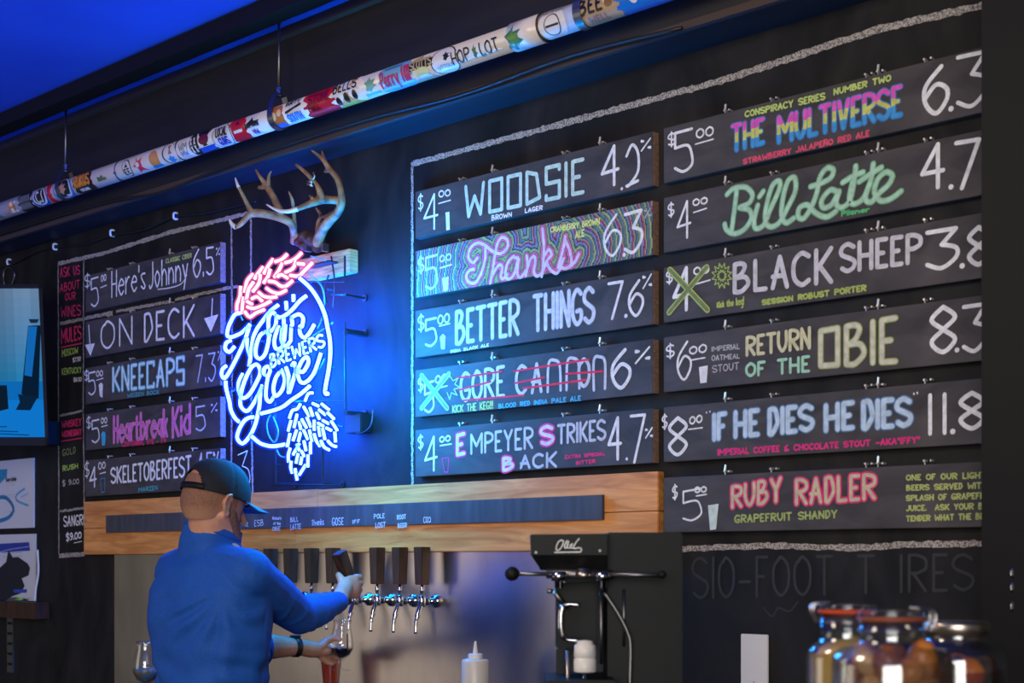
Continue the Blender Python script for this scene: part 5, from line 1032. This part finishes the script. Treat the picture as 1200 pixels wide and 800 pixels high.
jar(1121, 2.12, 1.367, .0740, .0445, .040, .012, 'right pickling jar with a silver screw lid and dark contents', 'tin', ([J['dark_fruit'], J['red_fruit'], J['dark_fruit'], J['orange_fruit'], J['dark_fruit']], liquid('dark_brine', (.72, .46, .40), .8), 'berry', 'dark red and orange fruit piece steeping in the right jar', 'fruit', 'dark pieces in the right jar'), None, (2, 9), 1.367 - 1.1005 - .075)

# ------------------------------------------------------------------ the man at the taps
cx, cy = Q(246, 660, 4.15).x, Q(246, 660, 4.15).y
o = thing('person', 'man in a blue pullover and dark trucker cap, back turned, pouring at the taps', 'person', (cx, cy, 0))
Cv = lambda x, y, z: Vector((cx + x, cy + y, z))
SR, ER, WR = Cv(.165, .01, 1.415), P(350, 721, .40), P(397, 705, .215)
SL, EL, WL = Cv(-.165, .01, 1.415), P(292, 757, .47), P(350, 758, .29)
f2 = Vector((.02, 1.0, 0)); hz = math.atan2(-f2.x, f2.y)
HR = (Matrix.Rotation(hz, 3, 'Z') @ Matrix.Rotation(math.radians(-14), 3, 'X') @ Matrix.Rotation(math.radians(2), 3, 'Y'))
HC = Q(252, 584, 4.13)
def hp(x, y, z): return HC + HR @ Vector((x, y, z))
TOR = [(.80, .178, .125, .012), (.92, .180, .130, .012), (1.05, .168, .120, .014), (1.16, .186, .124, .006), (1.28, .212, .130, -.004), (1.37, .208, .120, -.003), (1.44, .165, .098, 0), (1.49, .10, .075, .01), (1.53, .06, .06, .015)]
b = MB(); g = .013
b.loft([(Cv(sx, .01 * (z > 1.45), z), a - g, c_ - g) for z, a, c_, sx in TOR])
for s_, S_, E_, W_ in ((1, SR, ER, WR), (-1, SL, EL, WL)):
    b.cap(Cv(s_ * .08, 0, 1.42), .06, S_, .058); b.cap(S_, .054, E_, .042); b.cap(E_, .042, E_.lerp(W_, .35), .042); b.cap(E_.lerp(W_, .35), .042, W_, .026)
    hip, kn, an = Cv(s_ * .09, .0, .90), Cv(s_ * .11, .02, .50), Cv(s_ * .12, -.03, .09)
    b.cap(hip, .095, kn, .060); b.cap(kn, .060, an, .042); b.cap(an + Vector((0, -.03, -.045)), .036, an + Vector((0, .15, -.05)), .036)
b.cap(Cv(0, .01, 1.46), .062, HC + Vector((-.005, -.02, -.055)), .058, 20)
b.ell(hp(0, -.004, .012), (.076, .096, .100), HR, 28, 18); b.ell(hp(0, -.03, -.015), (.066, .07, .075), HR); b.ell(hp(0, .035, -.045), (.058, .052, .066), HR); b.ell(hp(0, .062, -.082), (.034, .034, .030), HR); b.ell(hp(0, .086, -.098), (.020, .018, .018), HR)
b.cap(hp(.05, .0, -.05), .022, hp(.028, .075, -.095), .016); b.cap(hp(-.05, .0, -.05), .022, hp(-.028, .075, -.095), .016)
b.cap(hp(0, .092, -.010), .009, hp(0, .112, -.040), .0125); b.ell(hp(0, .100, -.048), (.016, .010, .008), HR); b.ell(hp(0, .094, -.070), (.022, .010, .005), HR); b.ell(hp(0, .092, -.078), (.020, .010, .006), HR); b.cap(hp(-.03, .088, .012), .008, hp(.03, .088, .012), .008)
for s_ in (1, -1):
    e = [(.076, .008, .018), (.086, -.006, .030), (.090, -.020, .022), (.089, -.024, .002), (.083, -.014, -.020), (.077, -.002, -.032)]
    b.chain([(hp(s_ * x, y, z - .02), .0052) for x, y, z in e], 8); b.ell(hp(s_ * .078, -.008, -.022), (.005, .014, .024), HR); b.ell(hp(s_ * .078, .000, -.046), (.006, .008, .009), HR)
# right hand closed round the tilted handle
hc = P(406, 687, .112)
b.chain([(WR, .026), (WR.lerp(hc + Vector((.03, -.035, 0)), .5), .027), (hc + Vector((.030, -.032, 0)), .026)]); b.ell(hc + Vector((.031, -.008, -.002)), (.017, .040, .040), None)
for i, dz in enumerate((.030, .010, -.011, -.030)):
    L = (1, 1.08, 1.0, .82)[i]; r = (.0100, .0102, .0098, .0088)[i]
    b.chain([(hc + Vector((.031, .012, dz)), r + .002), (hc + Vector((.024, .034 * L + .002, dz)), r + .001), (hc + Vector((-.008, .040 * L, dz - .002)), r), (hc + Vector((-.026, .022, dz - .003)), r - .001), (hc + Vector((-.027, .006, dz - .004)), r - .002)], 10)
b.chain([(hc + Vector((.026, -.040, .014)), .015), (hc + Vector((.010, -.036, .030)), .0125), (hc + Vector((-.010, -.026, .038)), .0105), (hc + Vector((-.024, -.010, .036)), .009)], 10)
# left hand cradling the glass
pc = P(373, 762, .195)
b.chain([(WL, .026), (WL.lerp(pc, .6), .028), (pc, .024)]); b.ell(pc + Vector((0, .01, -.002)), (.030, .040, .020), None)
b.chain([(pc + Vector((.018, -.005, .014)), .015), (P(382, 751, .175), .0125), (P(391, 747, .160), .0110), (P(398, 749, .150), .0095)], 10)
for k, (a1, a2, a3) in enumerate((((381, 760, .16), (389, 762, .12), (396, 766, .088)), ((381, 766, .165), (388, 769, .13), (395, 772, .100)), ((379, 770, .175), (386, 774, .15), (392, 776, .125)), ((377, 771, .185), (383, 776, .168), (389, 778, .150)))):
    r = (.0100, .0102, .0096, .0086)[k]; b.chain([(pc + Vector((.004 * (3 - k), .012, .002 - .004 * k)), r + .003), (P(*a1), r + .0015), (P(*a2), r), (P(*a3), r - .001)], 10)
link_mesh('body', remesh(b, .0036, 5), M['skin'], o, True)

# pullover
sh = MB()
sh.loft([(Cv(sx, .012 * (z > 1.45), z), a + .006, c_ + .008) for z, a, c_, sx in TOR[:-1]] )
sh.v = [v for v in sh.v]
for s_, S_, E_, W_, n_ in ((1, SR, ER, WR, 1.0), (-1, SL, EL, WL, .28)):
    sh.cap(Cv(s_ * .07, -.005, 1.43), .076, S_, .078); sh.cap(S_, .076, S_.lerp(E_, .6), .066); sh.cap(S_.lerp(E_, .6), .066, E_, .058)
    if s_ == 1: sh.cap(E_, .058, E_.lerp(W_, .5), .050); sh.cap(E_.lerp(W_, .5), .050, W_ + (E_ - W_) * .02, .035)
    else: sh.cap(E_, .058, E_.lerp(W_, .2), .050)
    up = (E_ - S_).normalized(); fw = (W_ - E_).normalized()                       # folds: rings of cloth bunched near the elbow and the cuff
    def fold(c, ax, r, th, tilt):
        u = ax.orthogonal().normalized(); w_ = ax.cross(u); a2 = ax + u * tilt; a2.normalize(); u = a2.orthogonal().normalized(); w_ = a2.cross(u)
        sh.tube([c + (u * math.cos(q) + w_ * math.sin(q)) * r for q in [2 * PI * i / 24 for i in range(24)]], th, 8, closed=True)
    fold(S_.lerp(E_, .55), up, .064, .009, .5); fold(S_.lerp(E_, .78), up, .058, .009, -.4); fold(E_ + fw * .02, fw, .054, .009, .5)
    if s_ == 1: fold(E_ + fw * .07, fw, .047, .009, -.3); fold(E_ + fw * .115, fw, .042, .008, .35); fold(W_ - fw * .025, fw, .035, .007, .15); fold(W_ - fw * .055, fw, .037, .007, -.2)
    else: fold(E_ + fw * .055, fw, .046, .010, .1)
cl = [(Cv(0, .0, 1.455), .105, .088), (Cv(0, .002, 1.50), .088, .080), (Cv(.0, .008, 1.535), .076, .074), (Cv(.002, .016, 1.566), .070, .072)]
k0 = len(sh.v); sh.loft(cl)
def shear(v, c=Cv(0, .01, 1.5)):
    q = v - c; k = max(0, min(1, (v.z - 1.45) / .06)); return v + Vector((0, 0, -.36 * k * (q.x * .55 + q.y * .83)))
sh.v[k0:] = [shear(v) for v in sh.v[k0:]]
sm_ = remesh(sh, .0062, 5)
nrm = [v.normal.copy() for v in sm_.vertices]; cos_ = [v.co.copy() for v in sm_.vertices]; flat = []
def wr_(q, n_):
    d = noise.noise(q * 11) * .005 + noise.noise(q * 26) * .0016
    l = q - Vector((cx, cy, 0)); ax_, az_ = .185 - l.x, 1.36 - l.z; r = math.hypot(ax_, az_)
    if n_.y < .3 and l.x > -.2 and .03 < r < .42 and q.z < 1.37 and l.y < .12:
        th = math.atan2(az_, ax_) + noise.noise(q * 7) * .35
        d += .010 * math.sin(th * 13) * min(1, (r - .03) / .08) * max(0, 1 - r / .42) * (1 if th > .15 else .3)
    if l.y < .1 and q.z < 1.24: d += .0065 * math.sin(q.z * 95 + l.x * 16 + noise.noise(q * 6) * 5) * min(1, (1.24 - q.z) / .1) * (.4 + .6 * max(0, noise.noise(q * 5 + Vector((3, 1, 2))) + .4))
    return d
for q, n_ in zip(cos_, nrm): flat += list(q + n_ * wr_(q, n_))
sm_.vertices.foreach_set('co', flat); sm_.update()
link_mesh('pullover', sm_, M['shirt'], o, True)
co = MB(); cr_ = []
for c_, a_, b2 in cl[-2:]: cr_.append((c_ + Vector((0, 0, .004)), a_ + .003, b2 + .003))
co.loft(cr_, 40); co.v = [shear(v) for v in co.v]; co.f = co.f[:-2]; co.m = co.m[:-2]; co.c = co.c[:-2]
s = co.obj('collar', M['shirt'], o, True); md = s.modifiers.new('t', 'SOLIDIFY'); md.thickness = .006
tr = MB()
tr.loft([(Cv(.012, 0, z), a, c_) for z, a, c_ in ((.84, .178, .130), (.90, .184, .135), (1.0, .178, .130))])
for s_ in (1, -1):
    hip, kn, an = Cv(s_ * .09, .0, .88), Cv(s_ * .11, .02, .50), Cv(s_ * .12, -.03, .14); tr.cap(hip, .108, kn, .076); tr.cap(kn, .076, an, .064)
link_mesh('trousers', remesh(tr, .012, 4), M['trouser'], o, True)
for s_ in (1, -1):
    an = Cv(s_ * .12, -.03, .09); sm2 = MB().cap(an + Vector((0, -.04, -.045)), .045, an + Vector((0, .17, -.05)), .040); sm2.cap(an + Vector((0, 0, .02)), .05, an + Vector((0, 0, -.03)), .05)
    me = remesh(sm2, .008, 3)
    for v in me.vertices: v.co.z = max(v.co.z, .002)
    link_mesh('shoe', me, M['black'], o, True)
# short hair below the cap, beard
hr = MB(); hr.ell(hp(0, -.004, .012), (.0785, .0985, .1025), HR, 48, 36); hr.ell(hp(0, -.03, -.015), (.0685, .0725, .0775), HR, 48, 36)
hm = remesh(hr, .0032, 4); bm = bmesh.new(); bm.from_mesh(hm); HI = HR.transposed()
def cut(c): q = HI @ (c - HC); return not (q.z < .05 and q.y < .032 - .25 * max(0, -.02 - q.z) and q.z > -.085 + .25 * (q.y + .09))
bmesh.ops.delete(bm, geom=[f_ for f_ in bm.faces if cut(f_.calc_center_median())], context='FACES'); bm.to_mesh(hm); bm.free(); link_mesh('short_hair', hm, M['stubble'], o, True)
bd = MB(); bd.cap(hp(.046, .030, -.045), .024, hp(.026, .070, -.088), .023); bd.cap(hp(-.046, .030, -.045), .024, hp(-.026, .070, -.088), .023); bd.cap(hp(.055, .028, -.05), .016, hp(.030, .078, -.096), .0165); bd.cap(hp(-.055, .028, -.05), .016, hp(-.030, .078, -.096), .0165); bd.cap(hp(.028, .080, -.098), .016, hp(-.028, .080, -.098), .016); bd.cap(hp(.060, .022, -.02), .010, hp(.056, .028, -.05), .015); bd.cap(hp(-.060, .022, -.02), .010, hp(-.056, .028, -.05), .015)
link_mesh('beard', remesh(bd, .003, 4), M['beard'], o, True)
for s_ in (1, -1): MB().ell(hp(s_ * .03, .071, -.004), .009, None, 16, 10).obj('eye', M['whiteplastic'], o, True)
# cap: crown with the rear opening, strap, brim
cpm = MB(); RX, RY, RZ = .0875, .1075, .112; Nn, Mm = 144, 44; zr = .004
def cv(i, j):
    a = 2 * PI * i / Nn; e = PI / 2 * j / Mm; cs = math.cos(e) ** .82; x, y, z = RX * math.cos(a) * cs, RY * math.sin(a) * cs, RZ * math.sin(e) ** .96
    seam = 1 - .012 * (abs(math.cos(3 * a)) > .985) * (j < Mm - 1)
    return hp(x * seam, y * seam, zr + z)
for j in range(Mm + 1):
    for i in range(Nn): cpm.v.append(cv(i, j))
for j in range(Mm):
    for i in range(Nn):
        a = 2 * PI * (i + .5) / Nn; back = abs(((a - 1.5 * PI + PI) % (2 * PI)) - PI); zz = RZ * math.sin(PI / 2 * (j + .5) / Mm)
        if back < .62 and zz < .056 * math.sqrt(max(0, 1 - (back / .62) ** 2)) + .002: continue
        cpm.f.append((j * Nn + i, j * Nn + (i + 1) % Nn, (j + 1) * Nn + (i + 1) % Nn, (j + 1) * Nn + i)); cpm.m.append(0); cpm.c.append(None)
c_ = cpm.obj('cap_crown', M['cap'], o, True); c_['label'] = 'dark trucker cap crown'; md = c_.modifiers.new('t', 'SOLIDIFY'); md.thickness = .003
st_ = MB(); vs = []; n = 30
for i in range(n + 1):
    a = 1.5 * PI - .72 + 1.44 * i / n
    for z in (-.001, .017): vs.append(hp((RX + .001) * math.cos(a), (RY + .001) * math.sin(a), zr + z))
st_.add(vs, [(2 * i, 2 * i + 2, 2 * i + 3, 2 * i + 1) for i in range(n)]); s = st_.obj('cap_strap', M['black'], o, True); md = s.modifiers.new('t', 'SOLIDIFY'); md.thickness = .002
bm_ = MB(); n, m_ = 24, 8
for j in range(m_ + 1):
    for i in range(n + 1):
        a = PI / 2 - 1.02 + 2.04 * i / n; t_ = j / m_; bx, by = RX * math.cos(a) * 1.0, RY * math.sin(a); ext = .078 * math.cos((a - PI / 2) * 1.15) ** .55 if abs(a - PI / 2) < 1.3 else 0
        x = bx * (1 - .02 * t_); y = by + ext * t_; bm_.v.append(hp(x, y, zr + .006 - 3.6 * x * x * (.3 + .7 * t_) - .10 * ext * t_ * 1.2 + .004 * t_))
for j in range(m_):
    for i in range(n): q = j * (n + 1) + i; bm_.f.append((q, q + 1, q + n + 2, q + n + 1)); bm_.m.append(0); bm_.c.append(None)
s = bm_.obj('cap_brim', M['brim'], o, True); s['label'] = 'teal cap brim'; md = s.modifiers.new('t', 'SOLIDIFY'); md.thickness = .003
MB().ell(hp(0, 0, zr + RZ + .001), (.007, .007, .004), HR, 12, 8).obj('cap_button', M['cap'], o, True)
ax = (WL - EL).normalized(); wc = EL.lerp(WL, .93); u_ = ax.orthogonal().normalized(); w2 = ax.cross(u_); wt = MB(); vs = []
for i in range(28):
    q = 2 * PI * i / 28; dd = u_ * math.cos(q) + w2 * math.sin(q)
    for rr, k in ((.0300, -.010), (.0322, -.009), (.0322, .009), (.0300, .010)): vs.append(wc + dd * rr + ax * k)
wt.add(vs, [(4 * i + k, 4 * i + (k + 1) % 4, 4 * ((i + 1) % 28) + (k + 1) % 4, 4 * ((i + 1) % 28) + k) for i in range(28) for k in range(4)])
wt.obj('watch_strap', M['wire'], o, True)
MB().lathe([(.017, 0), (.018, .003), (.018, .006), (.015, .008)], wc + Vector((0, 0, .030)), 24).obj('watch_case', M['darkmetal'], o, True)
# the glass being filled, with the stream of dark beer
gb = P(399, 785, .118)
gl_ = tulip(gb, .165, "tulip glass of dark beer held in the man's hand under the open tap", M['stout'], .072, R=Matrix.Rotation(.06, 3, 'Y'))
sp = P(407, 742, .097)
MB().tube([sp, Vector((sp.x, sp.y, gb.z + .072))], .0024, 8).obj('beer_stream', M['stout'], gl_, True)
